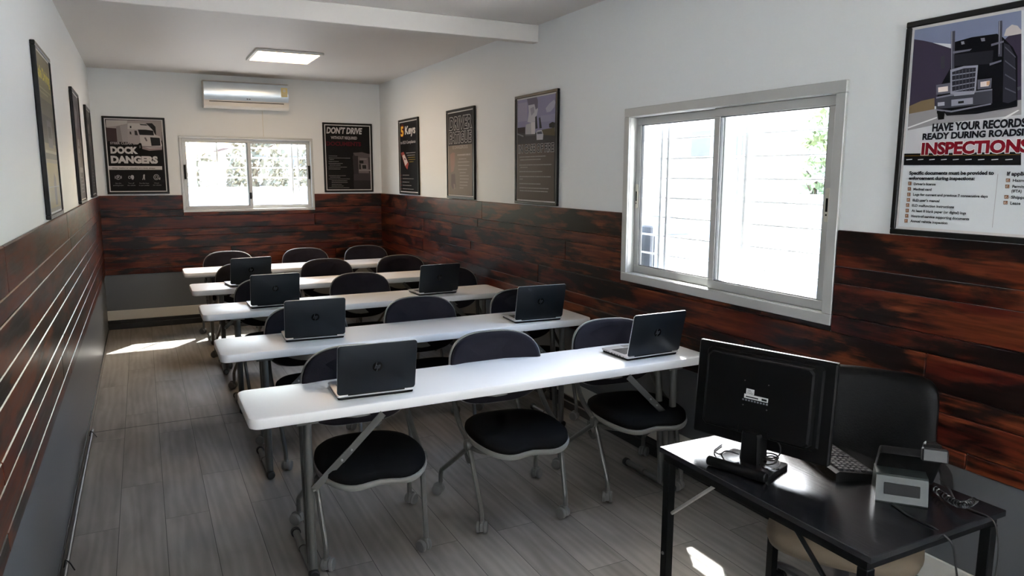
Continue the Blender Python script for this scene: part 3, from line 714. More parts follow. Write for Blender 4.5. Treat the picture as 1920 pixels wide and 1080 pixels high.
('t',(0.02,0.02,0.025),'(IFTA)',0.4469,0.1756,0.0301,0.0102,'(IFTA',0.03,0,None),
('t',(0.02,0.02,0.025),'Shipping',0.4476,0.1545,0.0308,0.0101,'Ship',0.03,0,None),
('t',(0.02,0.02,0.025),'Lease',0.4475,0.134,0.033,0.0102,None,0.03,0,None),
],
'D':[
('p',(0.3,0.27,0.26),[(0.0398,0.782),(0.5859,0.787),(0.5788,0.5161),(0.0374,0.5475)]),
('p',(0.42,0.39,0.38),[(0.0398,0.782),(0.2406,0.7835),(0.2381,0.7489),(0.1352,0.7223),(0.0367,0.7071)]),
('p',(0.06,0.04,0.04),[(0.0371,0.7006),(0.1316,0.6961),(0.1315,0.5542),(0.0377,0.5522)]),
('p',(0.012,0.012,0.013),[(0.0384,0.5615),(0.3526,0.5544),(0.5829,0.5786),(0.5678,0.018),(0.027,0.0187)]),
('p',(0.22,0.2,0.2),[(0.1305,0.7156),(0.1732,0.7263),(0.2414,0.735),(0.2288,0.5564),(0.1315,0.5542)]),
('p',(0.3,0.28,0.28),[(0.1671,0.7233),(0.2414,0.735),(0.2288,0.5564),(0.1821,0.5553)]),
('p',(0.02,0.02,0.02),[(0.4184,0.7596),(0.4792,0.7616),(0.5099,0.7246),(0.512,0.6247),(0.4827,0.6829),(0.4425,0.732)]),
('p',(0.05,0.05,0.05),[(0.5697,0.674),(0.5835,0.6696),(0.5799,0.5593),(0.5639,0.559)]),
('p',(0.45,0.42,0.41),[(0.2425,0.7509),(0.2811,0.7569),(0.4008,0.7543),(0.4442,0.732),(0.4869,0.6812),(0.493,0.6414),(0.5486,0.6209),(0.5621,0.5301),(0.5588,0.4801),(0.4334,0.4684),(0.3652,0.4862),(0.3519,0.543),(0.3252,0.5301),(0.2283,0.5498)]),
('p',(0.33,0.3,0.3),[(0.2384,0.6928),(0.3361,0.6881),(0.3496,0.6347),(0.352,0.5449),(0.3252,0.5301),(0.2283,0.5498)]),
('p',(0.02,0.02,0.022),[(0.3362,0.69),(0.4137,0.6904),(0.4844,0.683),(0.4897,0.6318),(0.3495,0.6338)]),
('p',(0.04,0.04,0.04),[(0.3028,0.6778),(0.325,0.6765),(0.3336,0.6277),(0.303,0.6307)]),
('p',(0.04,0.04,0.04),[(0.2561,0.667),(0.2696,0.6655),(0.2726,0.6355),(0.2558,0.6388)]),
('p',(0.03,0.03,0.03),[(0.262,0.7263),(0.2773,0.7268),(0.2756,0.7033),(0.262,0.7028)]),
('p',(0.05,0.05,0.05),[(0.3558,0.7509),(0.4176,0.7473),(0.4357,0.7337),(0.3652,0.7371)]),
('p',(0.02,0.02,0.022),[(0.45,0.6117),(0.5441,0.6064),(0.5475,0.5231),(0.4577,0.5185)]),
('p',(0.12,0.11,0.11),[(0.3908,0.6074),(0.4081,0.6078),(0.4229,0.5702),(0.4071,0.567)]),
('p',(0.2,0.18,0.18),[(0.3673,0.5167),(0.5608,0.5109),(0.5602,0.5013),(0.3681,0.5025)]),
('p',(0.25,0.2,0.2),[(0.3667,0.5072),(0.4349,0.4894),(0.5599,0.4965),(0.5587,0.4782),(0.4333,0.4664),(0.3651,0.4843)]),
('p',(0.01,0.01,0.01),[(0.3234,0.5301),(0.3454,0.5495),(0.3605,0.5431),(0.3667,0.5072),(0.3647,0.4786),(0.338,0.4668),(0.3225,0.4921)]),
('p',(0.1,0.1,0.1),[(0.3366,0.5208),(0.3506,0.524),(0.3521,0.4955),(0.3379,0.4895)]),
('t',(0.33,0.3,0.3),'STEER CLEAR OF',0.0627,0.5294,0.2582,0.0243,None,0.03,0,None),
('t',(0.5,0.48,0.47),'DOCK',0.06,0.4359,0.2604,0.0683,None,0.06,0,None),
('t',(0.5,0.48,0.47),'DANGERS',0.0568,0.3345,0.4529,0.0714,None,0.06,0,None),
('p',(0.5,0.48,0.47),[(0.0317,0.2995),(0.5471,0.3005),(0.5463,0.2617),(0.0304,0.259)]),
('t',(0.015,0.015,0.015),'When loading or unloading at a dock, always:',0.0606,0.2714,0.4194,0.0132,None,0.02,0,None),
('p',(0.36,0.35,0.35),[(0.1357,0.1789),(0.1333,0.1691),(0.1295,0.1709),(0.1315,0.1789)]),
('p',(0.36,0.35,0.35),[(0.1333,0.1691),(0.1277,0.1608),(0.1249,0.1641),(0.1295,0.1709)]),
('p',(0.36,0.35,0.35),[(0.1277,0.1608),(0.1199,0.1552),(0.1186,0.1596),(0.1249,0.1641)]),
('p',(0.36,0.35,0.35),[(0.1199,0.1552),(0.111,0.1533),(0.1113,0.158),(0.1186,0.1596)]),
('p',(0.36,0.35,0.35),[(0.111,0.1533),(0.1024,0.1552),(0.1043,0.1596),(0.1113,0.158)]),
('p',(0.36,0.35,0.35),[(0.1024,0.1552),(0.0954,0.1608),(0.0986,0.1641),(0.1043,0.1596)]),
('p',(0.36,0.35,0.35),[(0.0954,0.1608),(0.0911,0.1691),(0.0951,0.1709),(0.0986,0.1641)]),
('p',(0.36,0.35,0.35),[(0.0911,0.1691),(0.09,0.1789),(0.0943,0.1789),(0.0951,0.1709)]),
('p',(0.36,0.35,0.35),[(0.09,0.1789),(0.0925,0.1887),(0.0962,0.1869),(0.0943,0.1789)]),
('p',(0.36,0.35,0.35),[(0.0925,0.1887),(0.098,0.197),(0.1008,0.1936),(0.0962,0.1869)]),
('p',(0.36,0.35,0.35),[(0.098,0.197),(0.1058,0.2026),(0.1071,0.1982),(0.1008,0.1936)]),
('p',(0.36,0.35,0.35),[(0.1058,0.2026),(0.1147,0.2045),(0.1143,0.1998),(0.1071,0.1982)]),
('p',(0.36,0.35,0.35),[(0.1147,0.2045),(0.1233,0.2026),(0.1213,0.1982),(0.1143,0.1998)]),
('p',(0.36,0.35,0.35),[(0.1233,0.2026),(0.1303,0.197),(0.1271,0.1937),(0.1213,0.1982)]),
('p',(0.36,0.35,0.35),[(0.1303,0.197),(0.1347,0.1887),(0.1306,0.1869),(0.1271,0.1937)]),
('p',(0.36,0.35,0.35),[(0.1347,0.1887),(0.1357,0.1789),(0.1315,0.1789),(0.1306,0.1869)]),
('p',(0.36,0.35,0.35),[(0.0837,0.1959),(0.0877,0.1931),(0.085,0.1789),(0.0856,0.1647),(0.0812,0.1618),(0.0791,0.1789)]),
('p',(0.36,0.35,0.35),[(0.1446,0.196),(0.1401,0.1932),(0.1408,0.1789),(0.1381,0.1647),(0.1421,0.1618),(0.1467,0.1789)]),
('t',(0.36,0.35,0.35),'P',0.1043,0.1666,0.0178,0.0256,None,0.04,0,None),
('p',(0.36,0.35,0.35),[(0.2355,0.179),(0.234,0.1731),(0.2302,0.175),(0.2312,0.179)]),
('p',(0.36,0.35,0.35),[(0.234,0.1731),(0.2307,0.1682),(0.2279,0.1715),(0.2302,0.175)]),
('p',(0.36,0.35,0.35),[(0.2307,0.1682),(0.226,0.1649),(0.2247,0.1693),(0.2279,0.1715)]),
('p',(0.36,0.35,0.35),[(0.226,0.1649),(0.2207,0.1637),(0.221,0.1685),(0.2247,0.1693)]),
('p',(0.36,0.35,0.35),[(0.2207,0.1637),(0.2155,0.1649),(0.2175,0.1693),(0.221,0.1685)]),
('p',(0.36,0.35,0.35),[(0.2155,0.1649),(0.2113,0.1682),(0.2146,0.1715),(0.2175,0.1693)]),
('p',(0.36,0.35,0.35),[(0.2113,0.1682),(0.2087,0.1731),(0.2128,0.1749),(0.2146,0.1715)]),
('p',(0.36,0.35,0.35),[(0.2087,0.1731),(0.2081,0.179),(0.2124,0.179),(0.2128,0.1749)]),
('p',(0.36,0.35,0.35),[(0.2081,0.179),(0.2095,0.1848),(0.2134,0.183),(0.2124,0.179)]),
('p',(0.36,0.35,0.35),[(0.2095,0.1848),(0.2129,0.1898),(0.2156,0.1864),(0.2134,0.183)]),
('p',(0.36,0.35,0.35),[(0.2129,0.1898),(0.2175,0.1931),(0.2189,0.1887),(0.2156,0.1864)]),
('p',(0.36,0.35,0.35),[(0.2175,0.1931),(0.2229,0.1942),(0.2225,0.1895),(0.2189,0.1887)]),
('p',(0.36,0.35,0.35),[(0.2229,0.1942),(0.228,0.1931),(0.2261,0.1887),(0.2225,0.1895)]),
('p',(0.36,0.35,0.35),[(0.228,0.1931),(0.2322,0.1898),(0.229,0.1864),(0.2261,0.1887)]),
('p',(0.36,0.35,0.35),[(0.2322,0.1898),(0.2349,0.1848),(0.2308,0.183),(0.229,0.1864)]),
('p',(0.36,0.35,0.35),[(0.2349,0.1848),(0.2355,0.179),(0.2312,0.179),(0.2308,0.183)]),
('p',(0.36,0.35,0.35),[(0.235,0.1962),(0.2468,0.2057),(0.2633,0.1962),(0.2642,0.1723),(0.2543,0.1531),(0.2409,0.1579),(0.2359,0.1723)]),
('p',(0.36,0.35,0.35),[(0.3544,0.2012),(0.364,0.2137),(0.3722,0.206),(0.3688,0.182),(0.3703,0.1531),(0.3641,0.1511),(0.3594,0.1723),(0.3493,0.1511),(0.3433,0.1531),(0.3528,0.1771)]),
('p',(0.36,0.35,0.35),[(0.511,0.1821),(0.508,0.1702),(0.5033,0.1724),(0.5057,0.1821)]),
('p',(0.36,0.35,0.35),[(0.508,0.1702),(0.5012,0.1601),(0.4977,0.1642),(0.5033,0.1724)]),
('p',(0.36,0.35,0.35),[(0.5012,0.1601),(0.4916,0.1534),(0.4899,0.1588),(0.4977,0.1642)]),
('p',(0.36,0.35,0.35),[(0.4916,0.1534),(0.4806,0.151),(0.481,0.1568),(0.4899,0.1588)]),
('p',(0.36,0.35,0.35),[(0.4806,0.151),(0.47,0.1534),(0.4724,0.1588),(0.481,0.1568)]),
('p',(0.36,0.35,0.35),[(0.47,0.1534),(0.4613,0.1601),(0.4653,0.1642),(0.4724,0.1588)]),
('p',(0.36,0.35,0.35),[(0.4613,0.1601),(0.4559,0.1702),(0.4609,0.1724),(0.4653,0.1642)]),
('p',(0.36,0.35,0.35),[(0.4559,0.1702),(0.4545,0.182),(0.4598,0.182),(0.4609,0.1724)]),
('p',(0.36,0.35,0.35),[(0.4545,0.182),(0.4575,0.1939),(0.4622,0.1917),(0.4598,0.182)]),
('p',(0.36,0.35,0.35),[(0.4575,0.1939),(0.4642,0.2039),(0.4677,0.1998),(0.4622,0.1917)]),
('p',(0.36,0.35,0.35),[(0.4642,0.2039),(0.4738,0.2107),(0.4755,0.2053),(0.4677,0.1998)]),
('p',(0.36,0.35,0.35),[(0.4738,0.2107),(0.4847,0.213),(0.4844,0.2072),(0.4755,0.2053)]),
('p',(0.36,0.35,0.35),[(0.4847,0.213),(0.4954,0.2107),(0.493,0.2053),(0.4844,0.2072)]),
('p',(0.36,0.35,0.35),[(0.4954,0.2107),(0.5041,0.204),(0.5001,0.1999),(0.493,0.2053)]),
('p',(0.36,0.35,0.35),[(0.5041,0.204),(0.5096,0.1939),(0.5045,0.1917),(0.5001,0.1999)]),
('p',(0.36,0.35,0.35),[(0.5096,0.1939),(0.511,0.1821),(0.5057,0.1821),(0.5045,0.1917)]),
('p',(0.36,0.35,0.35),[(0.4977,0.1821),(0.4961,0.1757),(0.4922,0.1776),(0.4933,0.182)]),
('p',(0.36,0.35,0.35),[(0.4961,0.1757),(0.4925,0.1704),(0.4896,0.1738),(0.4922,0.1776)]),
('p',(0.36,0.35,0.35),[(0.4925,0.1704),(0.4874,0.1668),(0.486,0.1713),(0.4896,0.1738)]),
('p',(0.36,0.35,0.35),[(0.4874,0.1668),(0.4816,0.1656),(0.4819,0.1704),(0.486,0.1713)]),
('p',(0.36,0.35,0.35),[(0.4816,0.1656),(0.476,0.1668),(0.4779,0.1713),(0.4819,0.1704)]),
('p',(0.36,0.35,0.35),[(0.476,0.1668),(0.4713,0.1704),(0.4747,0.1738),(0.4779,0.1713)]),
('p',(0.36,0.35,0.35),[(0.4713,0.1704),(0.4684,0.1757),(0.4726,0.1776),(0.4747,0.1738)]),
('p',(0.36,0.35,0.35),[(0.4684,0.1757),(0.4677,0.182),(0.4721,0.182),(0.4726,0.1776)]),
('p',(0.36,0.35,0.35),[(0.4677,0.182),(0.4693,0.1883),(0.4732,0.1865),(0.4721,0.182)]),
('p',(0.36,0.35,0.35),[(0.4693,0.1883),(0.4729,0.1937),(0.4758,0.1903),(0.4732,0.1865)]),
('p',(0.36,0.35,0.35),[(0.4729,0.1937),(0.478,0.1972),(0.4794,0.1928),(0.4758,0.1903)]),
('p',(0.36,0.35,0.35),[(0.478,0.1972),(0.4838,0.1985),(0.4835,0.1937),(0.4794,0.1928)]),
('p',(0.36,0.35,0.35),[(0.4838,0.1985),(0.4894,0.1973),(0.4875,0.1928),(0.4835,0.1937)]),
('p',(0.36,0.35,0.35),[(0.4894,0.1973),(0.4941,0.1937),(0.4907,0.1903),(0.4875,0.1928)]),
('p',(0.36,0.35,0.35),[(0.4941,0.1937),(0.497,0.1884),(0.4928,0.1865),(0.4907,0.1903)]),
('p',(0.36,0.35,0.35),[(0.497,0.1884),(0.4977,0.1821),(0.4933,0.182),(0.4928,0.1865)]),
('p',(0.36,0.35,0.35),[(0.5049,0.1578),(0.5216,0.1821),(0.5197,0.1529)]),
('t',(0.25,0.24,0.24),'Set the',0.0826,0.1106,0.055,0.0123,None,0,0,None),
('t',(0.25,0.24,0.24),'parking brake',0.0598,0.0879,0.0974,0.0123,None,0,0,None),
('t',(0.25,0.24,0.24),'Turn off',0.2058,0.1102,0.0558,0.0124,None,0,0,None),
('t',(0.25,0.24,0.24),'the vehicle',0.1956,0.0873,0.0774,0.0124,None,0,0,None),
('t',(0.25,0.24,0.24),'Put the keys',0.3135,0.1098,0.0914,0.0125,None,0,0,None),
('t',(0.25,0.24,0.24),'in your pocket',0.3075,0.0867,0.1002,0.0126,None,0,0,None),
('t',(0.25,0.24,0.24),'Chock',0.4577,0.1113,0.0486,0.0126,None,0,0,None),
('t',(0.25,0.24,0.24),'the wheels',0.443,0.089,0.084,0.0126,None,0,0,None),
],
'DD':[
('p',(0.05,0.043,0.045),[(0.3652,0.4779),(0.5868,0.4687),(0.5835,0.2197),(0.3644,0.2191)]),
('p',(0.09,0.075,0.08),[(0.3652,0.4779),(0.4767,0.4869),(0.5866,0.4614),(0.5856,0.425),(0.4004,0.4227)]),
('p',(0.035,0.03,0.032),[(0.3548,0.4401),(0.4242,0.441),(0.4266,0.2193),(0.3644,0.2191)]),
('p',(0.13,0.11,0.11),[(0.4236,0.423),(0.5496,0.42),(0.5555,0.2315),(0.427,0.2329)]),
('p',(0.02,0.02,0.02),[(0.4364,0.3852),(0.4905,0.3858),(0.4894,0.3495),(0.4371,0.349)]),
('p',(0.18,0.16,0.16),[(0.4465,0.4124),(0.5306,0.4107),(0.5301,0.3926),(0.446,0.3943)]),
('p',(0.2,0.18,0.18),[(0.463,0.3402),(0.5322,0.339),(0.5343,0.2789),(0.4648,0.2785)]),
('p',(0.025,0.025,0.025),[(0.472,0.3312),(0.5236,0.3316),(0.525,0.2843),(0.4734,0.284)]),
('p',(0.02,0.02,0.02),[(0.435,0.3418),(0.4537,0.3419),(0.4555,0.2784),(0.435,0.2783)]),
('p',(0.2,0.18,0.18),[(0.4283,0.2738),(0.5785,0.2745),(0.578,0.259),(0.4288,0.2583)]),
('p',(0.045,0.038,0.04),[(0.3625,0.2191),(0.5835,0.2197),(0.5805,0.1142),(0.4649,0.0962),(0.3612,0.0602)]),
('p',(0.028,0.025,0.027),[(0.3638,0.142),(0.5813,0.1417),(0.5783,0.036),(0.3623,0.0374)]),
('t',(0.42,0.4,0.4),"DON'T DRIVE",0.0454,0.707,0.4306,0.0719,None,0.04,0.15,None),
('t',(0.3,0.28,0.28),'WITHOUT REQUIRED',0.0965,0.6398,0.3219,0.0335,None,0.035,0,None),
('t',(0.07,0.01,0.014),'DOCUMENTS',0.0382,0.5611,0.428,0.0475,None,0.045,0,None),
('g',(0.2,0.19,0.19),0.064,0.4379,0.1036,0.0062),
('g',(0.2,0.19,0.19),0.0632,0.4149,0.2632,0.0063),
('g',(0.2,0.19,0.19),0.0715,0.3954,0.0539,0.0062),
('g',(0.2,0.19,0.19),0.0616,0.3723,0.1218,0.0062),
('g',(0.2,0.19,0.19),0.0608,0.3492,0.1718,0.0062),
('g',(0.2,0.19,0.19),0.069,0.3288,0.1356,0.0062),
('g',(0.2,0.19,0.19),0.0592,0.3056,0.2223,0.0062),
('g',(0.2,0.19,0.19),0.0584,0.2825,0.1446,0.0062),
('g',(0.2,0.19,0.19),0.0554,0.2023,0.2088,0.0063),
('g',(0.2,0.19,0.19),0.0682,0.1835,0.1268,0.0062),
('g',(0.2,0.19,0.19),0.0539,0.1621,0.2596,0.0063),
('g',(0.2,0.19,0.19),0.0892,0.1397,0.1913,0.0063),
('g',(0.2,0.19,0.19),0.0884,0.1191,0.196,0.0063),
('g',(0.2,0.19,0.19),0.0876,0.0967,0.1227,0.0063),
('g',(0.2,0.19,0.19),0.0869,0.076,0.1456,0.0063),
('g',(0.2,0.19,0.19),0.05,0.0556,0.2554,0.0063),
],
'K':[
('p',(0.12,0.015,0.01),[(0.0852,0.7687),(0.1323,0.7914),(0.1822,0.7632),(0.1876,0.6971),(0.1616,0.6424),(0.1029,0.6399),(0.0729,0.6822)]),
('t',(0.75,0.42,0.06),'5',0.0711,0.6546,0.1008,0.1073,None,0.04,0,None),
('t',(0.62,0.6,0.58),'Keys',0.2242,0.669,0.3461,0.0885,None,0.03,0,None),
('t',(0.42,0.4,0.4),'to ELD Compliance',0.0651,0.5652,0.5056,0.033,None,0.02,0,None),
('p',(0.28,0.06,0.05),[(0.0652,0.466),(0.1575,0.477),(0.3306,0.3434),(0.2796,0.2779),(0.196,0.3194)]),
('p',(0.55,0.48,0.46),[(0.1124,0.4339),(0.1877,0.4446),(0.3001,0.357),(0.212,0.3192)]),
('p',(0.08,0.03,0.03),[(0.1786,0.4017),(0.211,0.4063),(0.2289,0.3855),(0.1966,0.3809)]),
('g',(0.35,0.33,0.33),0.2528,0.4634,0.3124,0.0081),
('g',(0.35,0.33,0.33),0.2892,0.4372,0.2539,0.0081),
('g',(0.3,0.22,0.06),0.3129,0.4135,0.2379,0.0081),
('g',(0.3,0.22,0.06),0.3271,0.389,0.2284,0.0081),
('g',(0.3,0.22,0.06),0.3568,0.3643,0.1376,0.0081),
('g',(0.3,0.29,0.29),0.1082,0.2174,0.2338,0.0083),
('g',(0.3,0.29,0.29),0.1057,0.1778,0.3847,0.0083),
('g',(0.3,0.29,0.29),0.1032,0.1392,0.2343,0.0084),
('g',(0.3,0.29,0.29),0.1008,0.1026,0.3092,0.0084),
('g',(0.3,0.29,0.29),0.0982,0.0628,0.3862,0.0084),
('g',(0.3,0.05,0.04),0.0487,0.2173,0.0332,0.0084),
('g',(0.3,0.05,0.04),0.0461,0.1775,0.0332,0.0084),
('g',(0.3,0.05,0.04),0.0435,0.1386,0.0333,0.0084),
('g',(0.3,0.05,0.04),0.0411,0.1018,0.0333,0.0085),
('g',(0.3,0.05,0.04),0.0385,0.0617,0.0333,0.0085),
],
'F':[
('p',(0.19,0.155,0.125),[(0.0328,0.5004),(0.6081,0.5015),(0.6014,0.0361),(0.0335,0.0338)]),  # tan room reflection painted flat into the lower half
('p',(0.27,0.17,0.14),[(0.0798,0.416),(0.1454,0.4362),(0.2024,0.4304),(0.1927,0.3143),(0.1638,0.2581),(0.0938,0.2452)]),
('p',(0.13,0.1,0.085),[(0.105,0.2276),(0.1976,0.2363),(0.2172,0.1062),(0.1362,0.0874),(0.1022,0.122)]),
('p',(0.24,0.19,0.16),[(0.1608,0.1403),(0.195,0.132),(0.2008,0.0885),(0.1685,0.0836)]),
('t',(0.022,0.02,0.022),'DRIVER',0.07,0.651,0.53,0.1145,None,0.03,0.1,(0.5,0.48,0.46)),
('t',(0.022,0.02,0.022),'FATIGUE',0.0618,0.5255,0.5241,0.0998,None,0.03,0.1,(0.5,0.48,0.46)),
('t',(0.4,0.37,0.33),'IS DANGEROUS',0.1462,0.4664,0.3621,0.0319,None,0,0,None),
('g',(0.38,0.34,0.3),0.2651,0.416,0.3109,0.0187),
('g',(0.38,0.34,0.3),0.2975,0.3745,0.1777,0.0085),
('g',(0.38,0.34,0.3),0.2746,0.3459,0.2735,0.0086),
('g',(0.38,0.34,0.3),0.2784,0.3134,0.2692,0.0086),
('g',(0.38,0.34,0.3),0.282,0.2783,0.2127,0.0086),
('g',(0.38,0.34,0.3),0.3169,0.2474,0.1454,0.0086),
('g',(0.38,0.34,0.3),0.3163,0.2192,0.2089,0.0086),
('g',(0.38,0.34,0.3),0.3201,0.1893,0.2089,0.0086),
('g',(0.38,0.34,0.3),0.315,0.1593,0.1925,0.0086),
('g',(0.38,0.34,0.3),0.3122,0.1309,0.1842,0.0085),
('g',(0.38,0.34,0.3),0.3116,0.1052,0.0944,0.0086),
],
'C':[
('p',(0.25,0.24,0.36),[(0.0379,0.8094),(0.6312,0.8048),(0.6254,0.5319),(0.0401,0.5516)]),
('p',(0.42,0.41,0.5),[(0.4865,0.7082),(0.5405,0.7391),(0.6112,0.7609),(0.6292,0.7403),(0.6125,0.7071),(0.5597,0.6806),(0.5054,0.6784)]),
('p',(0.32,0.3,0.4),[(0.0445,0.7804),(0.197,0.7788),(0.1988,0.6374),(0.0457,0.6375)]),
('p',(0.3,0.29,0.4),[(0.413,0.6599),(0.6276,0.6625),(0.6253,0.6105),(0.4138,0.6148)]),
('p',(0.5,0.49,0.53),[(0.2173,0.7568),(0.3582,0.7543),(0.3705,0.7081),(0.3372,0.6287),(0.2689,0.6191),(0.2049,0.6277),(0.2281,0.7005)]),
('p',(0.12,0.11,0.15),[(0.1926,0.8033),(0.3498,0.8029),(0.3693,0.7759),(0.3664,0.722),(0.3359,0.7108),(0.3159,0.7533),(0.2174,0.7522)]),
('p',(0.3,0.29,0.34),[(0.2476,0.7267),(0.3064,0.7358),(0.3168,0.694),(0.2682,0.6699)]),
('p',(0.02,0.02,0.02),[(0.3271,0.6567),(0.352,0.666),(0.369,0.5721),(0.3343,0.5685)]),
('p',(0.02,0.02,0.02),[(0.3849,0.6456),(0.4075,0.6513),(0.4335,0.5704),(0.3957,0.5688)]),
('p',(0.025,0.025,0.02),[(0.54,0.5938),(0.5882,0.6058),(0.6273,0.5973),(0.6247,0.5599),(0.5441,0.5679)]),
('p',(0.03,0.02,0.02),[(0.0397,0.5919),(0.1689,0.5924),(0.1695,0.5406),(0.0401,0.5516)]),
('p',(0.1,0.085,0.05),[(0.43,0.5579),(0.6246,0.5643),(0.6261,0.5012),(0.4498,0.5001)]),
('p',(0.05,0.045,0.045),[(0.04,0.5564),(0.3388,0.5279),(0.626,0.5056),(0.6186,0.4444),(0.0366,0.463)]),
('p',(0.2,0.19,0.2),[(0.0401,0.5496),(0.1388,0.5297),(0.1389,0.5164),(0.0402,0.54)]),
('p',(0.42,0.41,0.43),[(0.1789,0.6087),(0.3276,0.6238),(0.3311,0.5283),(0.1696,0.5311)]),
('p',(0.6,0.58,0.58),[(0.263,0.6195),(0.3276,0.6238),(0.3311,0.5283),(0.2703,0.5283)]),
('p',(0.1,0.1,0.1),[(0.1695,0.5359),(0.331,0.5319),(0.3312,0.5209),(0.1697,0.5217)]),
('p',(0.5,0.49,0.52),[(0.3482,0.5458),(0.3673,0.5558),(0.4338,0.555),(0.4569,0.5223),(0.4501,0.4847),(0.355,0.4859)]),
('p',(0.08,0.08,0.1),[(0.3617,0.5451),(0.4302,0.5471),(0.4418,0.5276),(0.362,0.5286)]),
('p',(0.1,0.078,0.064),[(0.0366,0.465),(0.6201,0.4549),(0.6246,0.0301),(0.0316,0.0299)]),  # brownish reflection painted as an even lower half
('t',(0.03,0.028,0.028),'IN CASE OF FIRE',0.0563,0.3967,0.5599,0.0599,None,0.03,0,(0.5,0.47,0.45)),
('g',(0.34,0.31,0.29),0.0736,0.3674,0.4199,0.0087),
('g',(0.34,0.31,0.29),0.0886,0.3449,0.3302,0.0087),
('g',(0.34,0.31,0.29),0.0741,0.3045,0.5084,0.0087),
('g',(0.34,0.31,0.29),0.0891,0.2869,0.1243,0.0087),
('g',(0.34,0.31,0.29),0.0746,0.254,0.3742,0.0087),
('g',(0.34,0.31,0.29),0.075,0.2151,0.4985,0.0087),
('g',(0.34,0.31,0.29),0.0794,0.1957,0.0527,0.0088),
('g',(0.34,0.31,0.29),0.0755,0.1605,0.3465,0.0087),
('g',(0.34,0.31,0.29),0.0758,0.1273,0.4685,0.0088),
('g',(0.34,0.31,0.29),0.0845,0.105,0.4473,0.0088),
],
}

ART['SD'] = [
 ('p', (.17, .15, .085), [(.03, .03), (.64, .03), (.64, .81), (.03, .81)]),
 ('p', (.10, .09, .065), [(.03, .52), (.64, .52), (.64, .60), (.03, .60)]),
 ('p', (.055, .05, .045), [(.03, .38), (.64, .38), (.64, .52), (.03, .52)]), ('p', (.10, .095, .10), [(.28, .36), (.50, .36), (.50, .50), (.28, .50)]), ('p', (.03, .03, .032), [(.31, .41), (.46, .41), (.46, .47), (.31, .47)]),
 ('p', (.26, .23, .15), [(.03, .33), (.64, .33), (.64, .345), (.03, .345)]), ('p', (.05, .045, .03), [(.03, .30), (.64, .30), (.64, .33), (.03, .33)]),
 ('p', (.26, .19, .05), [(.05, .05), (.62, .05), (.62, .28), (.05, .28)]), ('p', (.10, .07, .03), [(.36, .06), (.46, .06), (.48, .20), (.40, .23), (.35, .18)]), ('p', (.26, .23, .15), [(.05, .155), (.62, .155), (.62, .16), (.05, .16)]),
 ('t', (.55, .46, .05), 'Safe Driving', .06, .70, .54, .062, None, .03, 0, None), ('g', (.30, .27, .16), .06, .655, .52, .010), ('g', (.30, .27, .16), .06, .635, .40, .010)]
ART['LB'] = [
 ('p', (.075, .055, .065), [(.03, .28), (.64, .28), (.64, .62), (.03, .62)]), ('p', (.16, .15, .16), [(.15, .58), (.34, .56), (.40, .70), (.22, .74)]), ('p', (.05, .03, .05), [(.30, .50), (.62, .50), (.62, .68), (.36, .66)]),
 ('p', (.22, .22, .26), [(.26, .44), (.38, .44), (.38, .49), (.26, .49)]), ('p', (.22, .22, .26), [(.26, .385), (.40, .385), (.40, .42), (.26, .42)]),
 ('p', (.35, .33, .34), [(.28, .235), (.34, .235), (.34, .275), (.28, .275)]), ('p', (.35, .33, .34), [(.38, .235), (.44, .235), (.44, .275), (.38, .275)]), ('p', (.35, .33, .34), [(.48, .235), (.54, .235), (.54, .275), (.48, .275)])] + \
 [('g', (.22, .2, .21), .25, .20-.028*k, .22+.05*((k*7) % 3), .010) for k in range(5)]
ART['LC'] = [
 ('p', (.045, .042, .042), [(.03, .40), (.64, .40), (.64, .80), (.03, .80)]), ('p', (.14, .13, .13), [(.14, .60), (.40, .60), (.40, .69), (.14, .69)]), ('p', (.11, .10, .10), [(.18, .50), (.52, .48), (.52, .58), (.18, .58)]), ('p', (.20, .19, .18), [(.3, .52), (.42, .52), (.42, .56), (.3, .56)])] + \
 [('g', (.16, .15, .15), .30, .26-.03*k, .20+.04*((k*5) % 3), .011) for k in range(6)]
PH = .835
poster('poster', 'black DOCK DANGERS poster with a white truck, in the corner by the aisle wall', (.10, L-.001, 1.483), ROT_B, .605, .822, ART['D'])
poster('poster', "black DON'T DRIVE poster beside the small far window", (2.417, L-.001, 1.484), ROT_B, .608, .832, ART['DD'])
poster('poster', 'narrow looking black 5 Keys poster nearest the far corner on the window wall', (W-.001, 8.20, 1.478), ROT_R, .66, PH, ART['K'])
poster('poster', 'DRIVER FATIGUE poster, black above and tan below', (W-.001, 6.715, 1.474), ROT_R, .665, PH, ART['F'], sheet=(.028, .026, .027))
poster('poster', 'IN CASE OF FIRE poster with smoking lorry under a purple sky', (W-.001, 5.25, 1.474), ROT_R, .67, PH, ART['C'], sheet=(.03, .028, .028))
poster('poster', 'large INSPECTIONS poster with a black truck, above the desk', (W-.001, 1.92, 1.468), ROT_R, .67, .817, ART['R'], sheet=(.62, .65, .67))
poster('poster', 'yellowish Safe Driving poster nearest the camera on the aisle wall', (.001, 4.215, 1.474), ROT_L, .67, .855, ART['SD'], sheet=(.12, .105, .06))
poster('poster', 'dark purplish poster in the middle of three on the aisle wall', (.001, 6.33, 1.474), ROT_L, .66, .858, ART['LB'], sheet=(.045, .033, .038))
poster('poster', 'dark grey poster on the aisle wall nearest the far corner', (.001, 7.86, 1.478), ROT_L, .66, .85, ART['LC'], sheet=(.030, .028, .028))

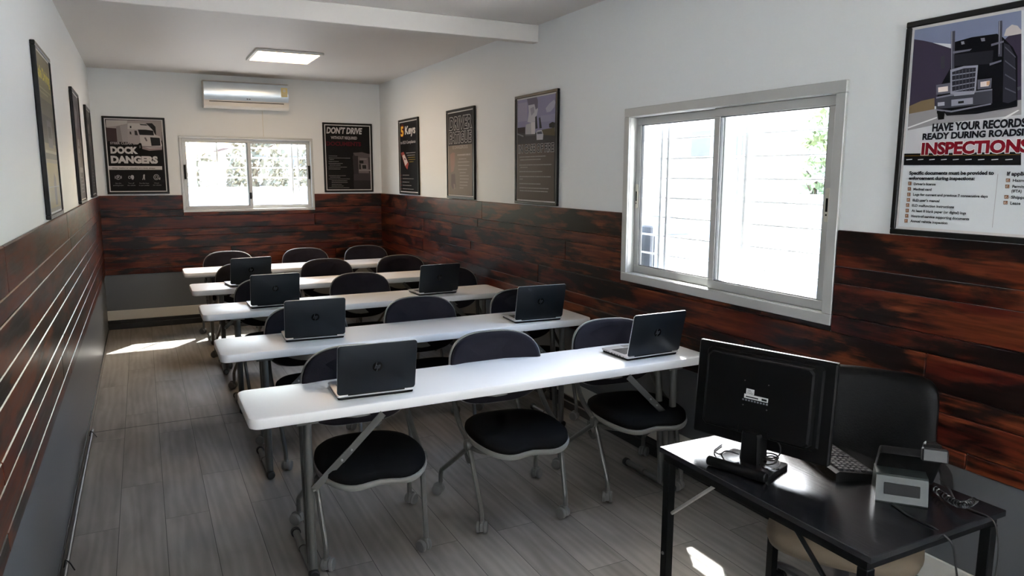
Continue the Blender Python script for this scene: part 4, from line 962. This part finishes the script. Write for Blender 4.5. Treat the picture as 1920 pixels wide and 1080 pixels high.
# ------------------------------------------------------------------ folding tables
TZ = .740; TL = 2.362; TD = .447; TXC = 1.925
TABLE_Y = [3.130, 4.285, 5.540, 6.700, 7.910]
def make_table(label, group):
    t = thing('folding_table', label, 'table', (TXC, TABLE_Y[0], 0), 0, group)
    MB().slab(TL, TD, TZ-.046, TZ, .045, .008, seg=8).build('tabletop', M['tabletop'], t, smooth=40)
    for s in (-1, 1):
        x = s*.955
        lg = MB()
        lg.tube([(x, -.197, .690), (x, -.197, .030)], .0185, n=14)
        lg.tube([(x-.004*s, -.070, .690), (x-.004*s, -.130, .025)], .0175, n=14)
        lg.tube([(x, -.205, .026), (x, .185, .026)], .0165, n=12)
        lg.tube([(x, .02, .026), (x, .075, .026)], .0205, n=12)
        lg.box(x-.045, x+.045, -.215, -.045, .684, .6945, .002)
        lo = lg.build('leg', M['steel'], t)
        for y0, y1 in ((-.232, -.200), (.183, .212)):
            MB().cyl((x, y0, .0235), (x, y1, .0235), .0225, n=14, b=.004).build('rubber_foot', M['rubber'], lo)
        b = MB().use(0)
        a0, a1, a2 = Vector((x-.012*s, -.222, .405)), Vector((x-.165*s, -.222, .545)), Vector((x-.315*s, -.222, .690))
        b.bar(a0, a1, .030, .005, (0, 1, 0)); b.bar(a1-(a1-a0).normalized()*.05+Vector((0, -.005, 0)), a2+Vector((0, -.005, 0)), .030, .005, (0, 1, 0))
        b.use(1)
        for q in (a0, a1+(a2-a1)*.05, a1-(a1-a0)*.22): b.cyl(q+Vector((0, -.012, 0)), q+Vector((0, -.003, 0)), .0055, n=10, b=.0015)
        b.build('brace', [M['steel'], M['bolt']], lo)
    return t
TL_LAB = ['white folding table nearest the camera, carrying two laptops', 'white folding table second from the camera', 'white folding table third of five, in the middle of the room',
          'white folding table fourth from the camera, with a single laptop', 'white folding table farthest from the camera, bare of laptops']
tab = make_table(TL_LAB[0], 'white folding tables in five rows')
tables = [tab]+[dup(tab, (TXC, y, 0), 0, l) for y, l in zip(TABLE_Y[1:], TL_LAB[1:])]

# ------------------------------------------------------------------ nesting chairs (front of the seat points to local -y)
def se(a, e): return math.copysign(abs(a)**e, a)
def seat_outline(k, z, n=56, dz=0.0):
    o = []
    for i in range(n):
        a = 2*PI*i/n; ca, sa = math.cos(a), math.sin(a)
        x = .236*se(ca, .74)*k; y = -.115+.272*se(sa, .74)*k
        if sa < 0: y += .044*k*math.exp(-(x/.090)**2)
        else: x *= 1-.10*sa
        zz = z-.016*max(0, (-y-.24)/.15)**1.5+.010*(x/.236)**2
        o.append((x, y, zz))
    return o
def back_surface(x, z):
    """seat-side surface of the backrest: wings forward, leaning back"""
    return .195+.17*(z-.69)-.055*(x/.25)**2
def back_outline(k, off, n=56):
    o = []
    for i in range(n):
        a = 2*PI*i/n; ca, sa = math.cos(a), math.sin(a)
        x = .252*se(ca, .66)*k; z = .695+.185*se(sa, .66)*k
        if sa < 0: x *= 1-.10*sa*sa
        o.append((x, back_surface(x, z)+off, z))
    return o
def make_chair(label, group):
    t = thing('training_chair', label, 'chair', (0, 0, 0), 0, group)
    MB().rings([seat_outline(.93, .400), seat_outline(1.02, .412), seat_outline(1.035, .424), seat_outline(1.028, .434), seat_outline(.985, .437)]).build('seat_shell', M['shell'], t, smooth=50)
    MB().rings([seat_outline(.98, .430), seat_outline(1.012, .440), seat_outline(1.0, .456), seat_outline(.94, .469), seat_outline(.8, .475), seat_outline(.45, .476), seat_outline(.12, .475)]).build('seat', M['fabric'], t, smooth=60)
    MB().rings([back_outline(.80, .032), back_outline(.97, .026), back_outline(1.02, .012), back_outline(1.025, .002), back_outline(1.013, -.004), back_outline(.98, -.003)]).build('back_shell', M['shell'], t, smooth=50)
    MB().rings([back_outline(.985, .0), back_outline(1.0, -.008), back_outline(.985, -.016), back_outline(.92, -.024), back_outline(.7, -.027), back_outline(.3, -.028), back_outline(.05, -.028)]).build('backrest', M['velour'], t, smooth=60)
    f = MB()
    for s in (-1, 1):
        # upright from the back shell down to the pivot
        f.tube([(s*.232, .165, .690), (s*.238, .145, .590), (s*.247, .035, .475), (s*.246, -.125, .420)], .0135, n=10, fil=.09)
        # arm under the seat
        f.tube([(s*.246, -.09, .406), (s*.225, -.20, .398), (s*.14, -.28, .404)], .012, n=10, fil=.05)
        f.cyl((s*.226, -.130, .410), (s*.264, -.130, .410), .027, n=16, b=.004)
    f.tube([(-.23, -.130, .396), (.23, -.130, .396)], .0125, n=10)
    f.tube([(-.20, -.01, .397), (.20, -.01, .397)], .010, n=10)
    for s in (-1, 1): f.tube([(s*.20, -.01, .397), (s*.20, -.13, .397)], .010, n=8)
    f.build('frame', M['steel'], t)
    for s in (-1, 1):
        pl = MB()      # half-moon stop plate below the pivot
        o = []
        for k in range(13):
            a = PI+.25+(PI-.2)*k/12; o.append((.062*math.cos(a), .078*math.sin(a)))
        for k in range(12, -1, -1):
            a = PI+.25+(PI-.2)*k/12; o.append((.036*math.cos(a), .048*math.sin(a)))
        n = len(o)
        pl.rings([[(s*.228, -.075+u, .372+v) for u, v in o], [(s*.234, -.075+u, .372+v) for u, v in o]])
        pl.build('stop_plate', M['steel'], t)
        MB().tube([(s*.242, -.125, .408), (s*.232, -.185, .260), (s*.223, -.238, .135), (s*.222, -.246, .110), (s*.222, -.246, .070)], .0125, n=10, fil=.05).build('leg', M['steel'], t)
        MB().tube([(s*.240, -.130, .402), (s*.258, .055, .270), (s*.277, .240, .142), (s*.278, .252, .112), (s*.278, .252, .070)], .0125, n=10, fil=.035).build('leg', M['steel'], t)
        for cx, cy, tw in ((s*.222, -.246, .5*s), (s*.278, .252, -.9*s)):
            c = MB().at((cx, cy, 0), (0, 0, tw))
            c.cyl((0, 0, .058), (0, 0, .080), .0105, n=10)
            c.rings([[(x, .014+.030*math.cos(a)*k, .032+.034*math.sin(a)*k) for a in [PI*(-.15+1.3*i/10) for i in range(11)]] for x, k in ((-.008, .9), (-.006, 1), (.006, 1), (.008, .9))])
            co = c.build('caster', M['caster'], t)
            for sd in (-1, 1):
                w = MB().at((cx, cy, 0), (0, 0, tw))
                w.cyl((sd*.008, .014, .0292), (sd*.0265, .014, .0292), .029, n=22, b=.004)
                w.build('wheel', M['caster'], co)
    return t
CH = [  # row, x, y, turn, label
 (1.270, 3.180, -4, 'grey framed chair at the aisle end of the nearest table, half hidden by a laptop'),
 (2.010, 3.180, -5, 'grey framed chair in the middle of the nearest table, back fully in view'),
 (2.745, 3.180, -7, 'grey framed chair at the window end of the nearest table, behind a laptop'),
 (1.290, 4.390, 0, 'chair at the aisle end of the second table, part hidden by a laptop'),
 (2.045, 4.390, 0, 'chair in the middle of the second table, dark rounded back in view'),
 (2.815, 4.390, 0, 'chair at the window end of the second table, part hidden by a laptop'),
 (1.265, 5.760, 0, 'black chair at the aisle end of the third table, overlapped by a laptop'),
 (2.005, 5.760, 0, 'black chair in the middle of the third table, back clear of laptops'),
 (2.815, 5.760, 0, 'black chair by the boarded wall at the third table, behind a laptop'),
 (1.225, 6.900, 0, 'black chair at the aisle end of the fourth table, mostly behind a laptop'),
 (1.985, 6.900, 0, 'black chair in the middle of the fourth table'),
 (2.735, 6.900, 0, 'black chair at the window wall end of the fourth table'),
 (1.205, 8.060, 0, 'black chair at the aisle end of the farthest table'),
 (2.010, 8.060, 0, 'black chair in the middle of the farthest table'),
 (2.700, 8.060, 0, 'black chair of the farthest table beside the corner under the 5 Keys poster'),
]
ch0 = None
for (x, y, a, lab) in CH:
    if ch0 is None:
        ch0 = make_chair(lab, 'chairs behind the white tables'); ch0.location = (x, y, 0); ch0.rotation_euler = (0, 0, R(a))
    else: dup(ch0, (x, y, 0), R(a), lab)

# ------------------------------------------------------------------ laptops (user sits at local +y)
def make_laptop(label, group):
    t = thing('laptop', label, 'laptop', (0, 0, 0), 0, group)
    w, d = .343, .238
    b = MB().use(0).slab(w-.010, d-.010, .0015, .0135, .012, .004).use(1).slab(w, d, .0135, .0235, .012, .0030)
    b.build('base', [M['blackp'], M['silver']], t, smooth=40)
    k = MB()
    for r in range(6):
        for c in range(14):
            if r == 0 and 3 <= c <= 9: continue
            kx, ky = -.133+.0205*c, .0-.002+.0172*(-r)+.045
            k.box(kx-.0088, kx+.0088, ky-.0072, ky+.0072, .0238, .0252, .0008)
    k.box(-.072, .055, .036, .0505, .0238, .0252, .0008)
    MB().box(-.146, .146, -.062, .058, .0232, .0240).build('key_tray', M['key'], t)
    ko = k.build('keyboard', M['key'], t)
    MB().box(-.05, .05, .068, .112, .0234, .0240).build('touchpad', M['caster'], t)
    p = MB()
    for s in (-1, 1):
        for yy, ww in ((-.085, .006), (-.055, .013), (-.032, .011), (-.008, .011), (.018, .013), (.045, .006), (.065, .004)):
            p.box(s*(w/2-.001), s*(w/2+.0006), yy-ww/2, yy+ww/2, .0125, .0195) if s > 0 else p.box(-w/2-.0006, -w/2+.001, yy-ww/2, yy+ww/2, .0125, .0195)
    p.build('ports', M['key'], t, smooth=0)
    hinge = MB().cyl((-.125, -d/2+.006, .022), (.125, -d/2+.006, .022), .0065, n=12)
    hinge.build('hinge', M['blackp'], t)
    lid = MB().at((0, -d/2+.004, .026), (R(90+13), 0, 0))
    lid.use(0).slab(w, .232, .0, .0055, .014, .002, cy=.116)
    lo = lid.build('lid', [M['lid']], t, smooth=40)
    # after the tilt, local +z of the lid faces away from the user
    rim = MB().at((0, -d/2+.004, .026), (R(90+13), 0, 0)); rim.slab(w+.0016, .2336, -.002, .0028, .0148, .001, cy=.116); rim.build('rim', M['silver'], lo, smooth=40)
    sc = MB().at((0, -d/2+.004, .026), (R(90+13), 0, 0)); sc.box(-w/2+.014, w/2-.014, .022, .222, -.0032, -.0020); sc.build('screen', M['screen'], lo, smooth=0)
    lg = MB().at((0, -d/2+.004, .026), (R(90+13), 0, 0))
    # round badge with slanted hp strokes; seen from behind, local x runs the other way
    c0 = (0, .122); r = .0225; z0, z1 = .0054, .0060
    lg.use(0).rings([[(c0[0]+r*math.cos(2*PI*i/28), c0[1]+r*math.sin(2*PI*i/28), z) for i in range(28)] for z in (z0, z1)])
    lg.use(1)
    def st(u0, v0, u1, v1, wd=.0022):
        u0, v0, u1, v1, wd = [q*1.286 for q in (u0, v0, u1, v1, wd)]
        # u runs to the viewer's right, v up
        pts = [(u0-wd/2, v0), (u0+wd/2, v0), (u1+wd/2, v1), (u1-wd/2, v1)]
        lg.rings([[(c0[0]+u, c0[1]+v, z) for u, v in pts] for z in (z1-.0001, z1+.0003)])
    sl = .30
    def sk(u, v): return u+sl*v
    st(sk(-.0075, -.0068), -.0068, sk(-.0075, .0165), .0165)                       # h stem
    st(sk(-.0025, -.0068), -.0068, sk(-.0025, .0042), .0042); st(sk(-.005, .0038), .0038, sk(-.005, .0060), .0060, .0062)
    st(sk(.0022, -.0165), -.0165, sk(.0022, .0060), .0060)                          # p stem
    st(sk(.0072, -.0048), -.0048, sk(.0072, .0042), .0042); st(sk(.0046, .0038), .0038, sk(.0046, .0060), .0060, .0062); st(sk(.0046, -.0068), -.0068, sk(.0046, -.0046), -.0046, .0062)
    lg.build('badge', [M['logo'], M['silver_dark']], lo)
    return t
M['silver_dark'] = mat('badge_letter_grey', (.060, .066, .075), .4, .3)
LT = [
 (1.290, 3.105, -3, 0, 'dark laptop nearest the camera, at the aisle end of the first table'),
 (2.790, 3.115, 1, 0, 'laptop with bright reflection on its lid under the big window'),
 (1.285, 4.325, -4, 1, 'dark laptop at the aisle end of the second table'),
 (2.715, 4.215, -4, 1, 'dark laptop at the boarded wall end of the second table'),
 (1.240, 5.530, 1, 2, 'dark laptop at the aisle end of the third table'),
 (2.510, 5.545, 3, 2, 'dark laptop towards the window wall on the third table'),
 (1.205, 6.690, 8, 3, 'dark laptop alone on the fourth table'),
]
l0 = None
for (x, y, a, r, lab) in LT:
    if l0 is None:
        l0 = make_laptop(lab, 'open laptops on the tables'); l0.location = (x, y, TZ); l0.rotation_euler = (0, 0, R(a))
    else: dup(l0, (x, y, TZ), R(a), lab)

# ------------------------------------------------------------------ desk corner
DX0, DX1, DY0, DY1, DZ = 2.035, 2.630, 1.125, 1.985, .730
dk = thing('office_desk', 'small black wood grain desk on square metal legs by the big window', 'desk', ((DX0+DX1)/2, (DY0+DY1)/2, 0))
dw, dd = (DX1-DX0)/2, (DY1-DY0)/2
MB().box(-dw, dw, -dd, dd, DZ-.020, DZ, .002).build('desktop', M['desk'], dk)
fr = MB()
for s in (-1, 1):
    fr.box(-dw+.012, dw-.012, s*(dd-.030)-.013, s*(dd-.030)+.013, DZ-.048, DZ-.0205)
    fr.box(s*(dw-.024)-.013, s*(dw-.024)+.013, -dd+.02, dd-.02, DZ-.048, DZ-.0205)
fr.build('frame', M['deskmetal'], dk)
for sx in (-1, 1):
    for sy in (-1, 1):
        MB().box(sx*(dw-.026)-.016, sx*(dw-.026)+.016, sy*(dd-.030)-.016, sy*(dd-.030)+.016, .004, DZ-.049, .002).build('leg', M['deskmetal'], dk)
MB().cyl((-dw+.028, dd-.05, .490), (-dw+.028, dd-.265, .683), .0065, n=10).build('brace', M['brace'], dk)['label'] = 'bare shiny steel brace'
MB().cyl((-dw+.028, -dd+.05, .490), (-dw+.028, -dd+.265, .683), .0075, n=10).build('brace', M['deskmetal'], dk)
MB().use(0).cyl((-dw+.026-.0165, dd-.030, .330), (-dw+.026-.020, dd-.030, .330), .006, n=12).build('bolt', M['bolt'], dk)

# monitor, seen from behind (its back faces local -y)
mo = thing('computer_monitor', 'black widescreen monitor seen from behind, standing on the black desk', 'monitor', (2.1775, 1.701, DZ), R(-72))
pz0, pz1, pw = .056, .390, .486
tilt = (R(-4), 0, 0)
T0 = (0.0, .052, 0)
MB().at(T0, tilt).box(-pw/2, pw/2, .0, .022, pz0, pz1, .005).build('panel', M['blackp'], mo)
MB().at(T0, tilt).box(-pw/2+.018, pw/2-.018, .0218, .0228, pz0+.022, pz1-.018).build('screen', M['screen'], mo, smooth=0)
tr = MB().at(T0, tilt); tr.box(-pw/2+.003, pw/2-.003, .006, .020, pz1-.001, pz1+.0012); tr.build('top_trim', M['silver'], mo)
bk = MB().at(T0, tilt); bk.rings([[(x*k, -y, (pz0+pz1)/2+.012+z*k) for x, z in [(.190, -.118), (.190, .118), (.178, .130), (-.178, .130), (-.190, .118), (-.190, -.118), (-.178, -.130), (.178, -.130)]][::-1] for k, y in ((1.09, 0.0), (1.06, .008), (1.0, .010), (.985, .030), (.95, .034))])
bo = bk.build('back_cover', M['blackp'], mo, smooth=20)
lb = MB().at(T0, tilt); Y_ = -.0345
zc = (pz0+pz1)/2+.02
lb.use(0).box(-.034, -.006, Y_-.0006, Y_+.001, zc-.002, zc+.016).box(-.040, .044, Y_-.0006, Y_+.001, zc-.017, zc-.003)
lb.use(1)
for k in range(3): lb.box(-.031, -.010-.004*k, Y_-.0009, Y_-.0005, zc+.001+.005*k, zc+.0025+.005*k)
lb.box(-.034, .010, Y_-.0009, Y_-.0005, zc-.013, zc-.009); lb.box(.022, .040, Y_-.0009, Y_-.0005, zc-.014, zc-.007)
lb.use(2)
for k in range(9): lb.box(-.046+.0105*k, -.040+.0105*k, Y_-.0006, Y_+.001, zc-.026, zc-.021)
lb.build('rating_label', [M['label'], M['blackp'], M['outgrey']], bo, smooth=0)
sw_ = MB().at(T0, tilt)
for sx in (-1, 1):
    for sz in (-1, 1): sw_.cyl((sx*.042, Y_+.001, zc+sz*.042), (sx*.042, Y_-.0006, zc+sz*.042), .0022, n=8)
sw_.build('screw', M['caster'], bo)
nk = MB(); nk.rings([[(x*k, .038+y, z) for x, y in [(.040, .02), (.040, -.012), (.028, -.030), (-.028, -.030), (-.040, -.012), (-.040, .02)]][::-1] for z, k in ((.012, 1.05), (.05, .98), (.105, .95), (.118, .86))])
nk.build('neck', M['blackp'], mo, smooth=40)
MB().at((0, .045, 0)).box(-.058, .058, -.02, .03, .102, .135, .006).build('tilt_hinge', M['blackp'], mo)
st_ = MB().slab(.205, .165, .0, .016, .018, .003, cy=.015)
st_.build('stand_base', mat('glossy_black_stand', (.010, .010, .011), .22), mo, smooth=40)
MB().at((0, -.074, .018), (0, 0, 0)).cyl((-.104, 0, 0), (.104, 0, 0), .0165, n=18, b=.003).build('base_lip', M['blackp'], mo)
cb_ = MB()
for k, r_ in enumerate((.030, .024, .034)):
    cb_.tube([(.062+r_*1.1*math.cos(2*PI*i/16+.4*k), .035+r_*math.sin(2*PI*i/16), .022+.012*k+.010*math.sin(2*PI*i/16+k)) for i in range(16)], .0026, n=6, closed=True)
cb_.tube([(.04, .03, .03), (.09, .05, .05), (.085, .06, .09), (.03, .05, .12)], .0026, n=6, fil=.02)
cb_.tube([(-.04, .02, .03), (-.08, .0, .040), (-.105, .01, .012), (-.15, .04, .004), (-.16, .12, .004)], .0026, n=6, fil=.03)
cb_.build('video_cable', M['cable'], mo)

# keyboard, its back edge faces the camera
kb = thing('keyboard', 'black computer keyboard lying behind the monitor on the desk', 'keyboard', (2.499, 1.672, DZ), R(-110))
kp = MB(); kp.rings([[(-.225, y, z) for y, z in ((-.078, 0), (-.080, .028), (-.068, .034), (.070, .016), (.078, .008), (.078, 0))], [(.225, y, z) for y, z in ((-.078, 0), (-.080, .028), (-.068, .034), (.070, .016), (.078, .008), (.078, 0))]])
kp.build('case', M['blackp'], kb, smooth=20)
kk = MB()
for r_ in range(6):
    for c in range(21):
        x = -.208+.0205*c+(.006 if c > 14 else 0)-(.0035 if c > 17 else 0)
        y = -.054+.0198*r_; z = .0335-.00013*0-(y+.068)*.13
        if r_ == 5 and 4 <= c <= 8:
            if c == 4: kk.box(x-.008, x+.09, y-.0075, y+.0075, z, z+.007, .002)
            continue
        kk.box(x-.0082, x+.0082, y-.0078, y+.0078, z-.002, z+.007, .0022)
kk.build('keys', mat('satin_black_keys', (.035, .035, .040), .3), kb, smooth=0)

# desk phone, its stand faces the camera
ph = thing('desk_phone', 'black desk phone on a grey green stand, seen from behind', 'telephone', (2.425, 1.322, DZ), R(-49))
sd = MB(); sd.rings([[(x, y, z) for x, y in ((-.070, y0), (.070, y0), (.070, y1), (-.070, y1))] for z, y0, y1 in ((0, -.050, .085), (.004, -.052, .085), (.074, -.026, .060), (.078, -.020, .055))])
sd.build('stand', M['stand'], ph, smooth=25)
MB().at((0, -.0395, .040), (R(-20), 0, 0)).box(-.048, .048, -.003, .003, -.017, .017, .001).build('stand_slot', M['blackp'], ph)
TB = ((0, .050, .088), (R(-46), 0, 0))
MB().at(*TB).slab(.168, .18, -.014, .014, .012, .005, cx=.018).build('body', M['phone'], ph, smooth=40)
MB().at(*TB).box(-.052, .040, -.078, -.02, .0135, .016).build('display', M['screen'], ph, smooth=0)
pk = MB().at(*TB)
for r_ in range(4):
    for c in range(3): pk.box(-.035+.03*c-.010, -.035+.03*c+.010, .0+.02*r_-.006, .0+.02*r_+.006, .0135, .0165, .001)
pk.build('keypad', M['outgrey'], ph)
hd = MB().at(*TB); hd.box(.052, .094, -.10, .10, .022, .042, .007).box(.050, .098, -.112, -.062, .012, .030, .006).box(.050, .098, .055, .105, .012, .030, .006)
hd.build('handset', M['phone'], ph)
MB().at((.078, -.030, .158), (R(-12), 0, 0)).box(-.034, .034, -.014, .016, -.020, .020, .004).build('receiver_end', mat('slate_phone_plastic', (.011, .012, .013), .4), ph)
cl = MB(); pts = []
for i in range(150):
    q = i/149; a = q*2*PI*16
    pts.append((.105+.085*q+.009*math.cos(a), .075-.07*math.sin(PI*q)-.10*q, .015+.010*math.sin(a)+.022*q))
cl.tube(pts, .0024, n=5); cl.build('coiled_cord', mat('glossy_black_cord', (.012, .012, .013), .2), ph)
def wire(name, label, pts, r=.0028, m=None, cat='cable'):
    return tag(MB().tube(pts, r, n=7, fil=.05).build(name, m or M['cable']), label, cat)
wire('phone_cable', 'black cable trailing from the desk phone over the front of the desk to the floor',
     [(2.36, 1.30, DZ+.004), (2.33, 1.22, DZ+.004), (2.33, 1.15, DZ+.004), (2.345, 1.105, DZ-.02), (2.375, 1.085, DZ-.20), (2.40, 1.085, DZ-.45), (2.44, 1.12, .02), (2.60, 1.20, .006)])
wire('charger_cable', 'thin dark cable hanging from the desk end beside the phone cord',
     [(2.60, 1.31, DZ+.03), (2.585, 1.27, DZ+.020), (2.54, 1.22, DZ+.004), (2.53, 1.17, DZ+.004), (2.54, 1.106, DZ+.002), (2.545, 1.090, DZ-.08), (2.54, 1.095, .25), (2.56, 1.12, .006)], .0022)

# office chair between desk and window wall
oc = thing('office_chair', 'swivel office chair with black back and tan seat, behind the desk', 'office chair', (2.640, 1.660, 0), R(-56.5))
# local -y points away from the sitter's front: front of seat is +y? the chair faces local -y
def rsq(w, d, k, z, cy=0, n=48, e=.55, droop=0.0):
    o = []
    for i in range(n):
        a = 2*PI*i/n; x, y = w*se(math.cos(a), e)*k, d*se(math.sin(a), e)*k
        o.append((x, cy+y, z-droop*((x/w)**2)))
    return o
MB().rings([rsq(.255, .25, .80, .385, -.03), rsq(.255, .25, .97, .402, -.03), rsq(.255, .25, 1.0, .425, -.03), rsq(.255, .25, .98, .450, -.03), rsq(.255, .25, .85, .462, -.03), rsq(.255, .25, .3, .464, -.03)]).build('seat', M['tan'], oc, smooth=60)
def oback(k, off, n=48):
    o = []
    for i in range(n):
        a = 2*PI*i/n; x = .265*se(math.cos(a), .27)*k; z = .735+.235*se(math.sin(a), .27)*k
        o.append((x, .235+.12*(z-.7)-.05*(x/.265)**2+off, z))
    return o
MB().rings([oback(.85, .035), oback(.97, .030), oback(1.0, .012), oback(1.0, -.004), oback(.97, -.018), oback(.85, -.026), oback(.3, -.028)]).build('backrest', M['blackleather'], oc, smooth=60)
MB().tube([(0, .05, .375), (0, .25, .375), (0, .275, .45), (0, .283, .64)], .02, n=10, fil=.08, flat=(.035, .010)).build('back_bar', M['base'], oc)
for s in (-1, 1):
    MB().tube([(s*.245, .245, .66), (s*.300, .13, .668), (s*.305, -.04, .64), (s*.295, .00, .53), (s*.285, .13, .46), (s*.18, .12, .40)], .015, n=10, fil=.07, flat=(.020, .012)).build('armrest', M['base'], oc)
MB().cyl((0, 0, .10), (0, 0, .30), .026, n=18).cyl((0, 0, .28), (0, 0, .37), .017, n=16).box(-.09, .09, -.12, .12, .365, .388, .006).build('gas_column', M['base'], oc)
for k in range(5):
    a = R(-8.8+72*k)
    lg_ = MB().at((0, 0, 0), (0, 0, a)); lg_.tube([(.02, 0, .115), (.14, 0, .125), (.31, 0, .098), (.355, 0, .086)], .02, n=10, fil=.1, flat=(.024, .014)); lo = lg_.build('leg', M['base'], oc)
    cs = MB().at((.352*math.cos(a), .352*math.sin(a), 0), (0, 0, a+.6))
    cs.cyl((0, 0, .06), (0, 0, .085), .009, n=10); cs.box(-.022, .022, -.008, .008, .022, .058, .006)
    co = cs.build('caster', M['blackp'], lo)
    for s in (-1, 1):
        cs.v, cs.f, cs.m, cs.c = [], [], [], []
        cs.cyl((0, s*.009, .0285), (0, s*.026, .0285), .028, n=20, b=.005)
        cs.build('wheel', M['blackp'], lo)

# ------------------------------------------------------------------ outside
struct('ground', MB().box(-40, 60, -40, 70, -.62, -.60), M['ground'], smooth=0)
struct('ground_apron', MB().box(3.24, 12.4, -9, 8.5, -.599, -.58), M['apron'], smooth=0)  # brighter slab added to bounce daylight up to the near ceiling
struct('wall_outer', MB().box(3.24, 3.62, 3.93, 4.05, -.6, 2.75), M['plaster'], smooth=0)
oc_ = thing('utility_cabinet', 'dull blue grey cabinet outside the big window, low at the sash edge', 'cabinet', (3.46, 3.80, -.60))
MB().box(-.16, .15, -.10, .125, 0, 1.98, .01).build('body', M['outgrey'], oc_)
MB().box(-.14, .14, -.108, -.101, .06, 1.92, .004).build('door', M['outgrey'], oc_)

def house(name, label, loc, sx, sy, hz, rz, wallm, wins, roofm=None, rh=1.0):
    t = thing(name, label, 'building', loc, rz)
    MB().box(-sx/2, sx/2, -sy/2, sy/2, 0, hz).build('wall', wallm, t, smooth=0)
    if roofm:
        e = .35
        MB().rings([[(-sx/2-e, -sy/2-e, hz), (sx/2+e, -sy/2-e, hz), (sx/2+e, sy/2+e, hz), (-sx/2-e, sy/2+e, hz)], [(-sx/4, -.02, hz+rh), (sx/4, -.02, hz+rh), (sx/4, .02, hz+rh), (-sx/4, .02, hz+rh)]]).build('roof', roofm, t, smooth=0)
    else:
        MB().box(-sx/2-.1, sx/2+.1, -sy/2-.1, sy/2+.1, hz, hz+.15).build('roof', M['roofslab'], t, smooth=0)
    for (x, z, w_, h_) in wins:
        wf = MB().box(x-w_/2-.06, x+w_/2+.06, -sy/2-.03, -sy/2, z-h_/2-.06, z+h_/2+.06).build('window', M['plaster'], t, smooth=0)
        MB().box(x-w_/2, x+w_/2, -sy/2-.035, -sy/2-.028, z-h_/2, z+h_/2).build('pane', M['outpane'], wf, smooth=0)
    return t
# across the yard from the big window (front faces -x)
house('white_building', 'plain white building across the yard beyond the big window', (17.0, 15.0, -.6), 14, 6, 5.2, R(-90), M['plaster'], [(-.45, 3.10, .75, .75), (1.0, 3.0, .26, .6)])
struct('wall_yard', MB().box(12.4, 12.6, 0, 13.2, -.6, 1.32), M['plaster'], smooth=0)
# unseen buildings added behind the camera to bounce sunlight through the windows
house('long_building', 'long white building beyond the aisle wall window behind the camera', (-9.5, 0, -.6), 16, 5, 6.0, R(90), M['plaster'], [(-2, 2.4, 1.1, 1.1), (2.5, 2.4, 1.1, 1.1)])
house('plain_building', 'white building behind the camera, facing the wide end window', (1.5, -10.5, -.6), 16, 5, 6.0, PI, M['plaster'], [(-2, 2.4, 1.1, 1.1), (2.5, 2.4, 1.1, 1.1)])
# beyond the far window
struct('wall_garden', MB().box(-3, 12, 26.6, 26.8, -.6, 1.22), M['plaster'], smooth=0)
house('red_roofed_house', 'low house with a faded red roof beyond the far window', (1.6, 33, -.6), 3.2, 4, 2.35, 0, M['beige'], [(.3, 1.6, .6, .5)], M['roofred'], .55)
house('beige_building', 'pale block with red eaves behind the tree beyond the far window', (7.0, 40, -.6), 5.4, 6, 3.5, 0, M['plaster'], [(-1.3, 2.9, .7, .6), (.3, 2.9, .7, .6), (-1.3, 1.5, .7, .6)], M['roofred'], .9)
def tree(label, loc, r, h, hz, n, seed, leaf='leaf'):
    t = thing('tree', label, 'tree', loc)
    rn = random.Random(seed)
    tk = MB(); tk.tube([(0, 0, 0), (.03, 0, h*.4), (-.02, .02, h)], .07, n=8)
    for k in range(7):
        a = k*2.4; z = h*(.45+.08*k); tk.tube([(0, 0, z), (r*.5*math.cos(a), r*.5*math.sin(a), z+.22), (r*.85*math.cos(a), r*.85*math.sin(a), z+.35)], .02, n=6)
    tk.build('trunk', M['bark'], t)
    c = MB()
    for i in range(n):
        while True:
            p = Vector((rn.uniform(-1, 1), rn.uniform(-1, 1), rn.uniform(-1, 1)))
            if p.length < 1: break
        p = Vector((p.x*r, p.y*r, hz+p.z*hz*.62))
        s = rn.uniform(.06, .16)*r**.5; u = Vector((rn.gauss(0, 1), rn.gauss(0, 1), rn.gauss(0, 1))).normalized(); v = u.orthogonal().normalized()
        c.add([tuple(p+u*s*1.5), tuple(p+v*s), tuple(p-u*s*1.5), tuple(p-v*s)], [(0, 1, 2, 3)])
    c.build('crown', M[leaf], t, smooth=0)
    return t
G = 'trees outside the windows'
tree('loose tall tree in the middle of the far window view', (4.35, 29.5, -.6), 1.0, 3.6, 2.75, 430, 3)
tree('pale green tree beyond the far end of the big window view', (13.2, 10.95, -.6), .34, 2.3, 2.72, 600, 5, 'leaf2')
tree('bushy tree by the red roofed house beyond the far window', (2.5, 27.6, -.6), .5, 1.9, 1.95, 420, 8)
tree('low shrubby tree at the end of the garden wall beyond the far window', (6.1, 28, -.6), .6, 2.2, 2.15, 450, 9)
tree('low brownish bush left of the loose tree beyond the far window', (3.50, 27.6, -.6), .42, 1.8, 2.05, 420, 12)
tree('low brownish bush right of the loose tree beyond the far window', (4.95, 27.6, -.6), .45, 1.8, 2.05, 420, 13)
